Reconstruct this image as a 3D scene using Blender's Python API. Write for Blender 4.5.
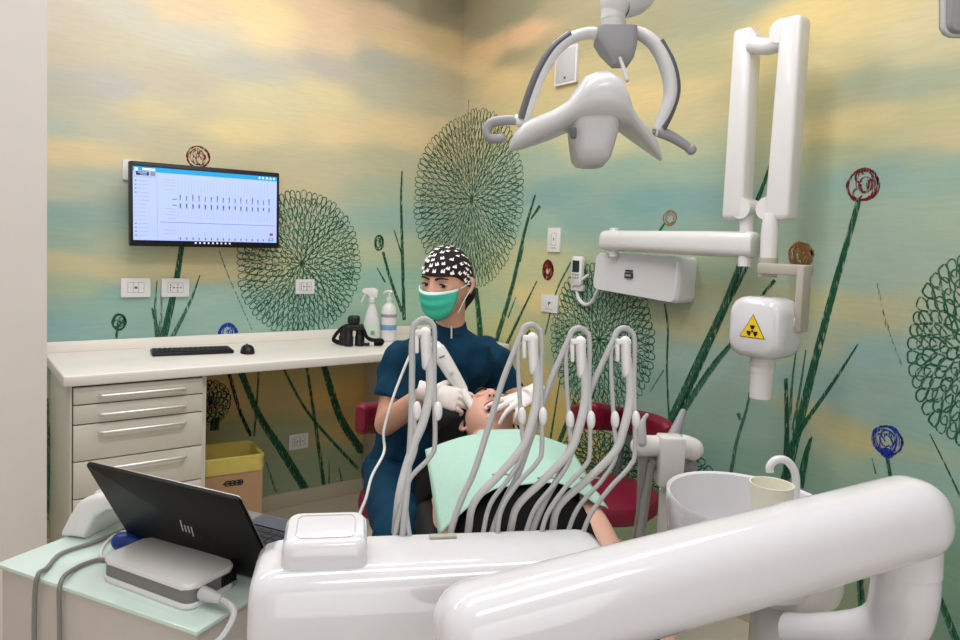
import bpy, bmesh, math, random
import numpy as np
from mathutils import Vector as V, Matrix, noise
random.seed(7)
PI = math.pi
scene = bpy.context.scene
for o in list(bpy.data.objects): bpy.data.objects.remove(o)
C = bpy.data.collections.new('Scene Collection Items'); scene.collection.children.link(C)

# ------------------------------------------------------------------ camera
F, CX, CY = 695.0, 480.0, 290.0                 # focal length and principal point (960x640 frame)
_n = np.array([-65-CX, 225-CY, F]); _n /= np.linalg.norm(_n)
_a = np.array([1370-CX, 282-CY, F]); _a -= _a.dot(_n)*_n; _a /= np.linalg.norm(_a)
_u = -np.cross(_a, _n)
if _u[1] > 0: _u = -_u
RW = np.array([_a, _n, _u])
CAM = np.array([-2.424, -3.351, 1.38])
cam_d = bpy.data.cameras.new('camera'); cam = bpy.data.objects.new('camera', cam_d); C.objects.link(cam)
cam_d.sensor_width = 36; cam_d.lens = F/960*36; cam_d.clip_start = 0.02
cam_d.shift_x = 0; cam_d.shift_y = -(320-CY)/960
cr, cd_, cf = RW@[1,0,0], RW@[0,1,0], RW@[0,0,1]
cam.matrix_world = Matrix(((cr[0],-cd_[0],-cf[0],CAM[0]),(cr[1],-cd_[1],-cf[1],CAM[1]),(cr[2],-cd_[2],-cf[2],CAM[2]),(0,0,0,1)))
scene.camera = cam
RIGHT, DOWN, FWD = V(cr), V(cd_), V(cf)

# ------------------------------------------------------------------ world, lights, exposure
w = bpy.data.worlds.new('world'); scene.world = w; w.use_nodes = True
w.node_tree.nodes['Background'].inputs[0].default_value = (.9,.95,1,1)
w.node_tree.nodes['Background'].inputs[1].default_value = 0.3
vs = scene.view_settings
vs.view_transform = 'Standard'; vs.look = 'None'; vs.gamma = 1; vs.use_curve_mapping = False
vs.exposure = -1.0
def area(name, loc, sx, sy, power, rot=(0,0,0), col=(1,.965,.93)):
    l = bpy.data.lights.new(name, 'AREA'); l.shape = 'RECTANGLE'; l.size = sx; l.size_y = sy
    l.energy = power; l.color = col
    o = bpy.data.objects.new(name, l); C.objects.link(o); o.location = loc; o.rotation_euler = rot
    return o
for _x, _y in ((-2.05,-.95),(-.95,-1.05),(-2.05,-2.2),(-1.05,-2.3),(-2.2,-3.6)):
    area('ceiling_strip_light', (_x,_y,3.06), 1.0, .3, 26, col=(.975,.98,1))
area('ceiling_strip_light', (-3.1,-.7,3.06), 1.0, .3, 26, col=(.975,.98,1))  # extra strip added to brighten the cabinet side, no known lamp there
area('camera_side_fill', (-3.2,-4.75,1.5), 2.2, 1.8, 50, (PI/2,0,0), (.93,.96,1))  # added frontal fill from behind the camera, the wall has no window

# ------------------------------------------------------------------ point helpers (pixel of the photo + real distance -> place in the room)
def ray(px, py): return RW@np.array([px-CX, py-CY, F])
def A(px, py, off=0.0): d = ray(px,py); return V(CAM+d*((-off-CAM[1])/d[1]))
def B(px, py, off=0.0): d = ray(px,py); return V(CAM+d*((-off-CAM[0])/d[0]))
def Z(px, py, z): d = ray(px,py); return V(CAM+d*((z-CAM[2])/d[2]))
def P(px, py, dist): return V(CAM+ray(px,py)*(dist/F))
def depth(p): return float((np.array(p)-CAM)@(RW@np.array([0,0,1])))

# ------------------------------------------------------------------ materials
def lin(c):
    r = []
    for x in c[:3]:
        x /= 255.0
        r.append(x/12.92 if x <= .04045 else ((x+.055)/1.055)**2.4)
    return r
MATS = {}
def mat(name, rgb, rough=.5, metal=0, coat=0, var=.04, scale=30, emit=0, bump=0, bscale=200, trans=0, alpha=1, spec=.5, ior=1.45):
    if name in MATS: return MATS[name]
    m = bpy.data.materials.new(name); m.use_nodes = True; nt = m.node_tree; b = nt.nodes['Principled BSDF']
    c = lin(rgb)
    b.inputs['Roughness'].default_value = rough; b.inputs['Metallic'].default_value = metal
    b.inputs['Coat Weight'].default_value = coat; b.inputs['Specular IOR Level'].default_value = spec
    b.inputs['Transmission Weight'].default_value = trans; b.inputs['Alpha'].default_value = alpha
    b.inputs['IOR'].default_value = ior
    tc = nt.nodes.new('ShaderNodeTexCoord'); nz = nt.nodes.new('ShaderNodeTexNoise')
    nz.inputs['Scale'].default_value = scale; nz.inputs['Detail'].default_value = 4
    nt.links.new(tc.outputs['Object'], nz.inputs['Vector'])
    mx = nt.nodes.new('ShaderNodeMix'); mx.data_type = 'RGBA'
    mx.inputs[6].default_value = [max(0,x*(1-var)) for x in c]+[1]
    mx.inputs[7].default_value = [min(1,x*(1+var)) for x in c]+[1]
    nt.links.new(nz.outputs['Fac'], mx.inputs[0]); nt.links.new(mx.outputs[2], b.inputs['Base Color'])
    if emit:
        nt.links.new(mx.outputs[2], b.inputs['Emission Color']); b.inputs['Emission Strength'].default_value = emit
    if bump:
        n2 = nt.nodes.new('ShaderNodeTexNoise'); n2.inputs['Scale'].default_value = bscale; n2.inputs['Detail'].default_value = 3
        nt.links.new(tc.outputs['Object'], n2.inputs['Vector'])
        bp = nt.nodes.new('ShaderNodeBump'); bp.inputs['Strength'].default_value = bump; bp.inputs['Distance'].default_value = .004
        nt.links.new(n2.outputs['Fac'], bp.inputs['Height']); nt.links.new(bp.outputs['Normal'], b.inputs['Normal'])
    MATS[name] = m; return m
WHITE   = mat('white_plastic', (226,224,223), .25, coat=.3, var=.015)
GLOSS   = mat('gloss_white_shell', (220,219,223), .12, coat=.6, var=.012, scale=4)
OFFW    = mat('off_white', (222,218,208), .4, var=.02)
CREAM   = mat('cream_cup', (240,236,220), .45, var=.02)
CAB     = mat('cabinet_white', (222,216,204), .35, var=.015)
TOPW    = mat('worktop_white', (236,230,222), .3, var=.015)
PAINTW  = mat('wall_white_paint', (222,215,210), .85, var=.02, scale=6, bump=.05)
CEIL    = mat('ceiling_white', (240,238,234), .9, var=.01)
GREY    = mat('grey_plastic', (150,150,154), .4, var=.03)
LGREY   = mat('light_grey_plastic', (196,195,196), .35, var=.02)
DGREY   = mat('dark_grey_plastic', (92,92,98), .45, var=.04)
HOSE    = mat('grey_hose', (172,172,172), .42, var=.05, scale=60)
HOSED   = mat('dark_grey_hose', (128,126,122), .5, var=.05)
WARMG   = mat('warm_grey_metal', (178,172,160), .4, var=.02)
BLACK   = mat('black_plastic', (16,16,18), .4, var=.1)
BLACKM  = mat('black_vinyl', (10,10,12), .5, var=.1, spec=.3)
KEYS    = mat('black_keys', (30,31,34), .55, var=.1)
STEEL   = mat('brushed_steel', (225,222,216), .35, metal=.6, var=.04, scale=80)
SEAM    = mat('dark_seam', (60,54,48), .8)
BURG    = mat('burgundy_leather', (122,10,45), .42, var=.08, bump=.15, bscale=300)
NAVY    = mat('teal_navy_scrubs', (16,58,84), .85, var=.14, scale=40, bump=.25, bscale=500, spec=.2)
SHIRT   = mat('black_shirt', (12,12,13), .9, var=.2, spec=.15)
SKIN    = mat('skin', (218,166,142), .5, var=.06, scale=25)
SKINP   = mat('pale_skin', (222,172,152), .5, var=.07, scale=25)
LIP     = mat('lip_red', (188,98,92), .45)
MOUTHD  = mat('mouth_dark', (110,30,34), .5)
BROW    = mat('dark_brown_hair', (38,26,22), .7)
EYEM    = mat('eye_dark', (46,32,26), .2)
EYEW    = mat('eye_white', (222,214,208), .2)
GLOVE   = mat('latex_glove', (236,226,222), .5, var=.04, bump=.2, bscale=120)
MASKM   = mat('green_surgical_mask', (70,206,176), .8, var=.05, bump=.15, bscale=400)
MASKW   = mat('mask_white_edge', (214,236,230), .8)
BIB     = mat('mint_paper', (174,210,194), .85, var=.03, bump=.3, bscale=60)
CAPB    = mat('cap_black_cloth', (34,22,26), .9, var=.1)
CAPW    = mat('cap_white_print', (238,234,232), .9)
FLOOR   = mat('floor_beige', (196,186,168), .35, var=.06, scale=3)
SKIRT   = mat('stone_skirting', (188,178,158), .5, var=.1, scale=12)
GLASS   = mat('mint_glass_top', (206,224,216), .06, var=.01, coat=.4)
CARTB   = mat('cart_body_grey', (192,184,176), .45, var=.02)
CARD    = mat('cardboard', (190,152,118), .85, var=.06)
BAG     = mat('yellow_bag', (226,206,112), .35, var=.1, bump=.6, bscale=40)
BLUEP   = mat('blue_plastic', (20,52,130), .35)
LAPT    = mat('black_laptop_lid', (9,9,10), .45, var=.05, spec=.25)
LAPS    = mat('laptop_silver_edge', (176,170,164), .35, metal=.6)
LAPK    = mat('laptop_deck', (58,62,74), .5)
YELLOW  = mat('warning_yellow', (242,204,20), .5)
LABELD  = mat('label_dark', (48,52,58), .5)
LABELG  = mat('label_grey', (150,152,158), .5)
SCRB    = mat('screen_light', (178,196,252), .3, emit=.72, var=.01)
SCRBL   = mat('screen_blue_bar', (40,160,222), .3, emit=.7, var=.01)
SCRG    = mat('screen_grey', (128,140,176), .3, emit=.5, var=.02)
SCRL    = mat('screen_pale_line', (170,182,220), .3, emit=.7, var=.02)
SCRD    = mat('screen_dark', (40,44,62), .3, emit=.2, var=.02)
SCRR    = mat('screen_red', (210,60,60), .3, emit=.6, var=.02)
SCRW    = mat('screen_white', (236,240,252), .3, emit=.95, var=.01)
LBLUE   = mat('bottle_label_blue', (120,160,206), .5)
LGREEN  = mat('bottle_label_green', (120,176,128), .5)

# ------------------------------------------------------------------ object helpers
def thing(name, label, cat, loc=(0,0,0), group=None):
    o = bpy.data.objects.new(name, None); C.objects.link(o); o.empty_display_size = .05
    o.location = loc; o['label'] = label; o['category'] = cat
    if group: o['group'] = group
    o['_w'] = list(loc); return o
def obj(name, bm, mats, parent=None, sharp=35, loc=None, label=None):
    """bm is in room coordinates; linked as ONE mesh object under parent"""
    if not isinstance(mats, (list, tuple)): mats = [mats]
    bmesh.ops.recalc_face_normals(bm, faces=bm.faces) if len(bm.faces) < 60000 else None
    org = V(parent['_w']) if parent is not None else (V(loc) if loc is not None else V((0,0,0)))
    for v in bm.verts: v.co -= org
    me = bpy.data.meshes.new(name); bm.to_mesh(me); bm.free()
    for m in mats: me.materials.append(m)
    for p in me.polygons: p.use_smooth = True
    me.set_sharp_from_angle(angle=math.radians(sharp))
    o = bpy.data.objects.new(name, me); C.objects.link(o)
    if parent is not None: o.parent = parent
    else: o.location = org
    o['_w'] = list(org)
    if label: o['label'] = label
    return o
def tag(o, label, cat, group=None):
    o['label'] = label; o['category'] = cat
    if group: o['group'] = group
    return o
def struct(o): o['kind'] = 'structure'; return o
def bmn(): return bmesh.new()
def setmi(faces, mi):
    for f in faces: f.material_index = mi
def frame_from(z, x=None):
    z = V(z).normalized()
    if x is None: x = V((1,0,0)) if abs(z.x) < .9 else V((0,1,0))
    y = z.cross(V(x)).normalized(); x = y.cross(z).normalized()
    return x, y, z
def M3(x, y, z, o): return Matrix(((x[0],y[0],z[0],o[0]),(x[1],y[1],z[1],o[1]),(x[2],y[2],z[2],o[2]),(0,0,0,1)))
def box(bm, c, s, ax=None, bev=0, seg=2, mi=0):
    x, y, z = ax if ax else (V((1,0,0)), V((0,1,0)), V((0,0,1)))
    t = bmesh.new(); bmesh.ops.create_cube(t, size=1)
    for v in t.verts: v.co = V((v.co.x*s[0], v.co.y*s[1], v.co.z*s[2]))
    if bev: bmesh.ops.bevel(t, geom=list(t.edges), offset=bev, segments=seg, profile=.5, affect='EDGES')
    return merge(bm, t, M3(x,y,z,V(c)), mi)
def merge(bm, t, mtx=None, mi=0):
    mp = {}
    for v in t.verts: mp[v] = bm.verts.new(mtx@v.co if mtx is not None else v.co)
    fs = []
    for f in t.faces:
        try: nf = bm.faces.new([mp[v] for v in f.verts])
        except ValueError: continue
        nf.material_index = mi if mi else f.material_index; fs.append(nf)
    t.free(); return fs
def loft(bm, rings, caps=True, closed=True, mi=0):
    vr = [[bm.verts.new(p) for p in r] for r in rings]; n = len(vr[0]); fs = []
    for a, b in zip(vr, vr[1:]):
        for i in range(n if closed else n-1):
            j = (i+1) % n
            fs.append(bm.faces.new((a[i], a[j], b[j], b[i])))
    if caps:
        for r, rev in ((vr[0], True), (vr[-1], False)):
            fs.append(bm.faces.new(list(reversed(r)) if rev else r))
    setmi(fs, mi); return fs
def cat(pts, n=8):
    """Catmull-Rom through points (tuples of any length)"""
    pts = [np.array(p, float) for p in pts]
    if len(pts) < 3: 
        return [pts[0]+(pts[-1]-pts[0])*i/n for i in range(n+1)]
    q = [2*pts[0]-pts[1]]+pts+[2*pts[-1]-pts[-2]]; out = []
    for i in range(1, len(q)-2):
        p0,p1,p2,p3 = q[i-1:i+3]
        for k in range(n):
            t = k/n
            out.append(.5*((2*p1)+(-p0+p2)*t+(2*p0-5*p1+4*p2-p3)*t*t+(-p0+3*p1-3*p2+p3)*t**3))
    out.append(pts[-1]); return out
def tube(bm, pts, r, n=10, sm=6, caps='flat', ell=1.0, up=None, mi=0):
    """swept tube; r is a number or one radius per point; caps flat/round; ell stretches the section along up"""
    if not isinstance(r, (list, tuple)): r = [r]*len(pts)
    ctrl = [tuple(p)+(q,) for p, q in zip(pts, r)]
    path = cat(ctrl, sm) if sm else [np.array(c) for c in ctrl]
    P3 = [V(p[:3]) for p in path]; R = [max(1e-4, float(p[3])) for p in path]
    T = []
    for i in range(len(P3)):
        a = P3[max(0,i-1)]; b = P3[min(len(P3)-1,i+1)]; d = b-a
        T.append(d.normalized() if d.length > 1e-9 else V((0,0,1)))
    if up is not None: x = (V(up)-T[0]*V(up).dot(T[0])).normalized()
    else: x = frame_from(T[0])[0]
    rings = []
    def ring(c, t, x, rad):
        y = t.cross(x)
        return [c+x*(math.cos(2*PI*k/n)*rad*ell)+y*(math.sin(2*PI*k/n)*rad) for k in range(n)]
    xs = []
    for i in range(len(P3)):
        x = x-T[i]*x.dot(T[i]); x = x.normalized() if x.length > 1e-6 else frame_from(T[i])[0]
        xs.append(x.copy())
    if caps == 'round':
        for k in range(4):
            a = PI/2*(k+.25)/4.25; rings.append(ring(P3[0]-T[0]*R[0]*math.cos(a), T[0], xs[0], R[0]*math.sin(a)))
    for i in range(len(P3)): rings.append(ring(P3[i], T[i], xs[i], R[i]))
    if caps == 'round':
        for k in range(3,-1,-1):
            a = PI/2*(k+.25)/4.25; rings.append(ring(P3[-1]+T[-1]*R[-1]*math.cos(a), T[-1], xs[-1], R[-1]*math.sin(a)))
    return loft(bm, rings, caps=caps is not None, mi=mi)
def cyl(bm, p0, p1, r0, r1=None, n=24, mi=0): return tube(bm, [p0,p1], [r0, r0 if r1 is None else r1], n=n, sm=0, mi=mi)
def lathe(bm, prof, o, axis=(0,0,1), n=32, mi=0, sx=1, sy=1, xref=None, caps=True):
    x, y, z = frame_from(axis, xref)
    rings = [[V(o)+x*(math.cos(2*PI*k/n)*r*sx)+y*(math.sin(2*PI*k/n)*r*sy)+z*h for k in range(n)] for r, h in prof]
    return loft(bm, rings, caps=caps, mi=mi)
def ball(bm, c, r, ax=None, n=20, m=12, mi=0):
    x, y, z = ax if ax else (V((1,0,0)), V((0,1,0)), V((0,0,1)))
    if not isinstance(r, (tuple, list)): r = (r,r,r)
    rings = []
    for j in range(m):
        a = PI*(j+.15)/(m-.7); 
        rings.append([V(c)+x*(r[0]*math.sin(a)*math.cos(2*PI*k/n))+y*(r[1]*math.sin(a)*math.sin(2*PI*k/n))+z*(r[2]*math.cos(a)) for k in range(n)])
    return loft(bm, rings, mi=mi)
def rr(w_, h_, r, n=5):
    """rounded rectangle outline, counter-clockwise"""
    pts = []
    for cx_, cy_, a0 in ((w_/2-r,h_/2-r,0),(-w_/2+r,h_/2-r,PI/2),(-w_/2+r,-h_/2+r,PI),(w_/2-r,-h_/2+r,3*PI/2)):
        for k in range(n+1):
            a = a0+PI/2*k/n; pts.append((cx_+r*math.cos(a), cy_+r*math.sin(a)))
    return pts
def prism(bm, poly, o, x, y, depth_, bev=0, mi=0, seg=2):
    """2-D outline on axes x,y at o, thickened by depth_ along x cross y"""
    x = V(x).normalized(); y = V(y).normalized(); z = x.cross(y).normalized()
    t = bmesh.new()
    b = [t.verts.new((p[0],p[1],0)) for p in poly]; u = [t.verts.new((p[0],p[1],depth_)) for p in poly]
    n = len(poly)
    t.faces.new(list(reversed(b))); t.faces.new(u)
    for i in range(n): t.faces.new((b[i], b[(i+1)%n], u[(i+1)%n], u[i]))
    if bev:
        es = [e for e in t.edges if abs(e.verts[0].co.z-e.verts[1].co.z) < 1e-7]
        bmesh.ops.bevel(t, geom=es, offset=bev, segments=seg, profile=.5, affect='EDGES')
    return merge(bm, t, M3(x,y,z,V(o)), mi)
def flat(bm, pts, mi=0):
    f = bm.faces.new([bm.verts.new(p) for p in pts]); f.material_index = mi; return f
def solid(name, bm, voxel, mt, parent, smooth=4, wrinkle=0, wscale=18, sharp=180):
    """fuse the overlapping pieces of bm into one continuous skin"""
    bmesh.ops.recalc_face_normals(bm, faces=bm.faces)
    me = bpy.data.meshes.new('tmp'); bm.to_mesh(me); bm.free()
    o = bpy.data.objects.new('tmp', me); C.objects.link(o)
    r = o.modifiers.new('r', 'REMESH'); r.mode = 'VOXEL'; r.voxel_size = voxel
    s = o.modifiers.new('s', 'SMOOTH'); s.iterations = smooth; s.factor = .5
    dg = bpy.context.evaluated_depsgraph_get()
    m2 = bpy.data.meshes.new_from_object(o.evaluated_get(dg))
    bpy.data.objects.remove(o); bpy.data.meshes.remove(me)
    nb = bmesh.new(); nb.from_mesh(m2); bpy.data.meshes.remove(m2)
    if wrinkle:
        nb.normal_update()
        for v in nb.verts:
            v.co += v.normal*(noise.noise(V((v.co.x*wscale, v.co.y*wscale, v.co.z*wscale*.6)))*wrinkle)
    return obj(name, nb, mt, parent, sharp=sharp)

# ------------------------------------------------------------------ the mural on the two walls (its paint colours, with some shade near the corner left in them)
def sz(px, py):
    a = A(px,py)
    if a.x <= 0: return (a.x, a.z)
    b = B(px,py); return (-b.y, b.z)
def wpos(s, z, off=0.0):
    return V((s, -off, z)) if s <= 0 else V((-off, -s, z))
MUR = '''60 15 205 192 172;130 10 206 200 182;190 8 228 205 165;260 15 240 215 160;320 20 228 195 160;380 22 215 185 150;400 4 160 152 125;430 14 142 134 106;452 8 138 130 104
60 50 200 188 165;130 50 205 195 168;200 40 208 202 184;250 32 238 215 165;330 45 225 198 160;400 40 216 190 142;445 42 200 176 126
60 90 186 184 167;105 85 190 186 178;180 80 200 188 165;250 65 195 192 177;330 66 190 182 168;375 60 174 174 158;420 78 178 174 150;448 80 182 172 138
60 130 178 188 170;110 130 194 190 166;160 110 215 200 155;200 110 205 195 160;260 100 215 205 160;330 95 222 206 156;380 88 186 182 158;440 104 184 178 146
60 150 216 196 150;100 150 218 198 150;160 136 200 190 155;240 130 226 206 150;330 130 226 202 152;400 130 222 197 147;445 130 212 192 148
60 185 185 185 160;110 180 175 185 165;330 165 195 186 152;390 160 186 182 148;280 160 196 186 150;60 215 138 168 160;110 215 150 175 162;300 180 198 186 148;380 190 170 182 155
60 245 150 172 155;120 250 172 180 150;390 220 152 182 168;60 265 192 184 140;200 268 204 188 140;240 262 196 186 142;110 272 196 186 142;380 250 180 192 158
60 290 162 177 147;110 300 135 170 158;200 300 150 180 165;230 310 140 175 165;380 280 150 190 172;60 325 130 168 165;150 325 134 168 158;400 300 160 195 172;300 320 140 176 162
230 390 196 160 96;340 395 206 168 92;280 385 180 160 104;230 440 165 160 112;300 470 146 168 138;360 430 196 160 92;270 440 150 160 122;330 460 150 166 126;200 470 150 165 130
470 10 156 146 116;490 20 156 146 120;520 12 152 148 116;560 10 172 162 126;600 20 170 160 122;700 20 166 166 132;735 5 160 168 146;490 50 218 182 132;530 30 224 184 136;515 56 165 152 115;560 46 172 160 118;650 30 168 162 126
470 72 218 192 138;500 82 216 190 132;550 75 206 182 126;630 60 196 181 131;700 60 180 176 132;640 100 216 191 131;700 90 206 187 132;730 95 190 180 132;690 125 196 184 136;800 20 228 202 132;800 50 197 182 122;860 20 222 202 142;930 20 216 202 156;850 50 206 192 140;940 50 205 196 154
830 75 190 181 132;880 72 165 171 142;930 76 170 178 150;830 95 176 173 132;880 112 212 196 142;940 110 196 191 142;830 132 207 191 131;900 142 190 191 146;950 136 206 191 146;830 155 170 176 138;900 160 165 179 152
530 112 202 187 132;600 142 196 191 146;690 150 175 181 142;540 165 160 179 156;620 172 145 171 152;700 168 150 173 152;560 190 130 166 160;650 200 120 161 154;700 200 125 161 156;540 220 150 181 162;600 215 135 169 160;860 182 140 171 160;920 182 150 179 162
830 222 150 173 152;900 222 160 181 162;880 250 160 183 167;940 222 165 186 162;530 270 190 191 142;540 297 218 197 132;520 330 192 186 122;550 410 202 177 92;545 380 202 181 112;570 445 192 172 92;500 300 176 190 146;515 430 196 176 96;560 340 150 172 140
700 290 172 180 142;720 270 160 176 147;690 330 182 184 142;660 340 150 176 157;700 360 150 179 170;760 420 135 166 152;720 420 135 166 150;830 302 187 187 142;870 312 187 184 142;850 280 160 183 167;830 342 172 181 152;870 352 145 181 177;830 390 140 173 167;860 400 150 179 167;820 420 172 174 132
850 440 187 182 127;900 470 140 176 162;700 460 114 154 140;640 380 130 166 152;760 460 122 158 140;930 420 140 176 162;600 380 140 172 146;650 450 130 165 146;620 500 150 170 130;940 560 112 148 122;830 580 128 142 110;940 620 108 142 120;740 615 110 150 120;880 520 126 160 140;960 330 160 182 160;650 300 165 184 150;600 300 140 172 150'''
_cp = []
for tok in MUR.replace('\n', ';').split(';'):
    v = tok.split()
    if len(v) == 5:
        px,py,r_,g_,b_ = map(float, v); s_, z_ = sz(px,py); _cp.append((s_, z_, *lin((r_,g_,b_))))
_cp = np.array(_cp)
def mural_col(s, z):
    n1 = noise.noise(V((s*1.6, z*4.0, 3.1))); n2 = noise.noise(V((s*3.5, z*11, 9.7))); n3 = noise.noise(V((s*7, z*40, 5.5)))
    s2 = s+n1*.10+n2*.05; z2 = z+n1*.035+n2*.02+n3*.012
    d = ((_cp[:,0]-s2)/.17)**2+((_cp[:,1]-z2)/.062)**2
    wgt = 1/(d+.03)**1.9
    c = (_cp[:,2:5]*wgt[:,None]).sum(0)/wgt.sum(); l_ = c@np.array([.21,.72,.07])
    return (l_+(c-l_)*.9)*1.08+.002
def mural_material():
    m = bpy.data.materials.new('mural_wallpaper'); m.use_nodes = True; nt = m.node_tree; b = nt.nodes['Principled BSDF']
    b.inputs['Roughness'].default_value = .8; b.inputs['Specular IOR Level'].default_value = .25
    at = nt.nodes.new('ShaderNodeAttribute'); at.attribute_name = 'paint'
    tc = nt.nodes.new('ShaderNodeTexCoord'); mp = nt.nodes.new('ShaderNodeMapping'); mp.inputs['Scale'].default_value = (3,3,28)
    nz = nt.nodes.new('ShaderNodeTexNoise'); nz.inputs['Scale'].default_value = 3; nz.inputs['Detail'].default_value = 7; nz.inputs['Roughness'].default_value = .65
    nt.links.new(tc.outputs['Object'], mp.inputs['Vector']); nt.links.new(mp.outputs['Vector'], nz.inputs['Vector'])
    wv = nt.nodes.new('ShaderNodeTexNoise'); wv.inputs['Scale'].default_value = 260
    nt.links.new(tc.outputs['Object'], wv.inputs['Vector'])
    ad = nt.nodes.new('ShaderNodeMath'); ad.operation = 'MULTIPLY_ADD'; ad.inputs[1].default_value = .35
    nt.links.new(wv.outputs['Fac'], ad.inputs[0]); nt.links.new(nz.outputs['Fac'], ad.inputs[2])
    mr = nt.nodes.new('ShaderNodeMapRange'); mr.inputs[1].default_value = .3; mr.inputs[2].default_value = 1.05; mr.inputs[3].default_value = .9; mr.inputs[4].default_value = 1.1
    nt.links.new(ad.outputs[0], mr.inputs[0])
    sc = nt.nodes.new('ShaderNodeVectorMath'); sc.operation = 'SCALE'
    nt.links.new(at.outputs['Color'], sc.inputs[0]); nt.links.new(mr.outputs[0], sc.inputs['Scale'])
    nt.links.new(sc.outputs[0], b.inputs['Base Color']); return m
def chalk(name, rgb, cover=.62, scale=170):
    m = bpy.data.materials.new(name); m.use_nodes = True; nt = m.node_tree; b = nt.nodes['Principled BSDF']
    b.inputs['Base Color'].default_value = lin(rgb)+[1]; b.inputs['Roughness'].default_value = .9; b.inputs['Specular IOR Level'].default_value = .1
    tc = nt.nodes.new('ShaderNodeTexCoord'); nz = nt.nodes.new('ShaderNodeTexNoise'); nz.inputs['Scale'].default_value = scale; nz.inputs['Detail'].default_value = 3
    mp = nt.nodes.new('ShaderNodeMapping'); mp.inputs['Scale'].default_value = (1.3,1.3,.22)
    nt.links.new(tc.outputs['Object'], mp.inputs['Vector']); nt.links.new(mp.outputs['Vector'], nz.inputs['Vector'])
    mr = nt.nodes.new('ShaderNodeMapRange'); mr.inputs[1].default_value = .62-cover*.4; mr.inputs[2].default_value = .82-cover*.4
    nt.links.new(nz.outputs['Fac'], mr.inputs[0]); nt.links.new(mr.outputs[0], b.inputs['Alpha']); return m
MURAL = mural_material()
CH = [MURAL, chalk('chalk_dark_green', (40,90,66), .8, 120), chalk('chalk_green', (64,108,86), .75, 120), chalk('chalk_dark_red', (112,34,38), .7),
      chalk('chalk_brown', (150,104,62), .7), chalk('chalk_blue', (44,62,160), .75), chalk('chalk_black', (40,46,36), .75), chalk('chalk_grey_green', (92,120,100), .5)]
WALLS = {}
for nm in ('a','b'):
    t = bmesh.new(); WALLS[nm] = t
def mural_grid(bm, s0, s1, z0, z1, step):
    lay = bm.verts.layers.float_color.new('paint')
    ns = int((s1-s0)/step)+1; nz_ = int((z1-z0)/step)+1; g = []
    for i in range(ns+1):
        row = []
        for j in range(nz_+1):
            s = s0+(s1-s0)*i/ns; z = z0+(z1-z0)*j/nz_
            v = bm.verts.new((s,0,z) if nm_ == 'a' else (0,-s,z)); c = mural_col(s, z); v[lay] = (c[0],c[1],c[2],1); row.append(v)
        g.append(row)
    for i in range(ns):
        for j in range(nz_): bm.faces.new((g[i][j], g[i+1][j], g[i+1][j+1], g[i][j+1]))
nm_ = 'a'; mural_grid(WALLS['a'], -2.5, 0, 0, 3.1, .025)
nm_ = 'b'; mural_grid(WALLS['b'], 0, 3.3, 0, 3.1, .025)
LIFT = [0.0006]
def stroke_sz(pts, wd, mi, sm=6, taper=(1,1)):
    """a painted stroke on the wall: pts are (along, height) on the unfolded walls"""
    path = cat(pts, sm) if len(pts) > 2 and sm else [np.array(p, float) for p in pts]
    L = len(path); LIFT[0] += .0000002; off = LIFT[0]
    prev = {}
    side = []
    for i, p in enumerate(path):
        d = path[min(L-1,i+1)]-path[max(0,i-1)]; n = math.hypot(*d) or 1; nx, nz_ = -d[1]/n, d[0]/n
        f = i/max(1,L-1); tw = taper[0]+(taper[1]-taper[0])*f
        hw = wd*.5*tw; side.append(((p[0]+nx*hw, p[1]+nz_*hw), (p[0]-nx*hw, p[1]-nz_*hw)))
    for i in range(L-1):
        q = [side[i][0], side[i][1], side[i+1][1], side[i+1][0]]
        k = 'a' if sum(x[0] for x in q) <= 0 else 'b'
        bm = WALLS[k]
        vv = []
        for (s, z) in q:
            s = min(s, 0) if k == 'a' else max(s, 0)
            vv.append(bm.verts.new((s,-off,z) if k == 'a' else (-off,-s,z)))
        f = bm.faces.new(vv); f.material_index = mi
def stroke(pix, wpx, mi=1, taper=(1,1), sm=6, rough=0):
    pts = [sz(*p) for p in pix]; a, b = sz(pix[0][0], pix[0][1]), sz(pix[0][0]+10, pix[0][1])
    mid = pix[len(pix)//2]; q0 = A(*mid) if A(*mid).x <= 0 else B(*mid)
    wd = wpx*depth(q0)/F
    n = max(1, int(wpx/2.2)) if rough else 1
    if n == 1: stroke_sz(pts, wd, mi, sm, taper); return
    for k in range(n):
        o = (k-(n-1)/2)*wd/n
        stroke_sz([(p[0]+o*(1 if taper[0] <= taper[1] else 1)*(.6+.4*i/len(pts)), p[1]+random.uniform(-.006,.006)) for i, p in enumerate(pts)], wd/n*1.7, mi if random.random() < .72 else 2, sm, taper)
def dandelion(c, rs, rz, rings, mi=2, hole=.0, wd=.0052, petal=.05, seedn=3):
    """rows of looped petals, painted round a centre; c, rs, rz on the unfolded walls"""
    rnd = random.Random(seedn)
    for k in range(rings):
        r0 = hole+(1-hole)*(k/rings)**1.0*.93; dr = 1.75*(1-hole)/rings
        n = max(10, int(2*PI*(r0+dr*.7)*(rs+rz)/2/petal)); ph = rnd.random()
        for i in range(n):
            a = 2*PI*(i+ph+.25*rnd.random())/n; wa = 2*PI/n*.44
            ln = dr*rnd.uniform(.85,1.1)
            pts = []
            for t in (0,.28,.6,.88,1,.88,.6,.28,0):
                idx = len(pts); sgn = 1 if idx < 4 else (-1 if idx > 4 else 0)
                wob = {0:.15,.28:.7,.6:1.0,.88:.75,1:0}[t]
                rr_ = min(1.02, r0+ln*t); aa = a+sgn*wa*wob
                pts.append((c[0]+rs*rr_*math.cos(aa), c[1]+rz*rr_*math.sin(aa)))
            stroke_sz(pts, wd*rnd.uniform(.8,1.25), mi if rnd.random() < .62 else 1, 2)
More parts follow.
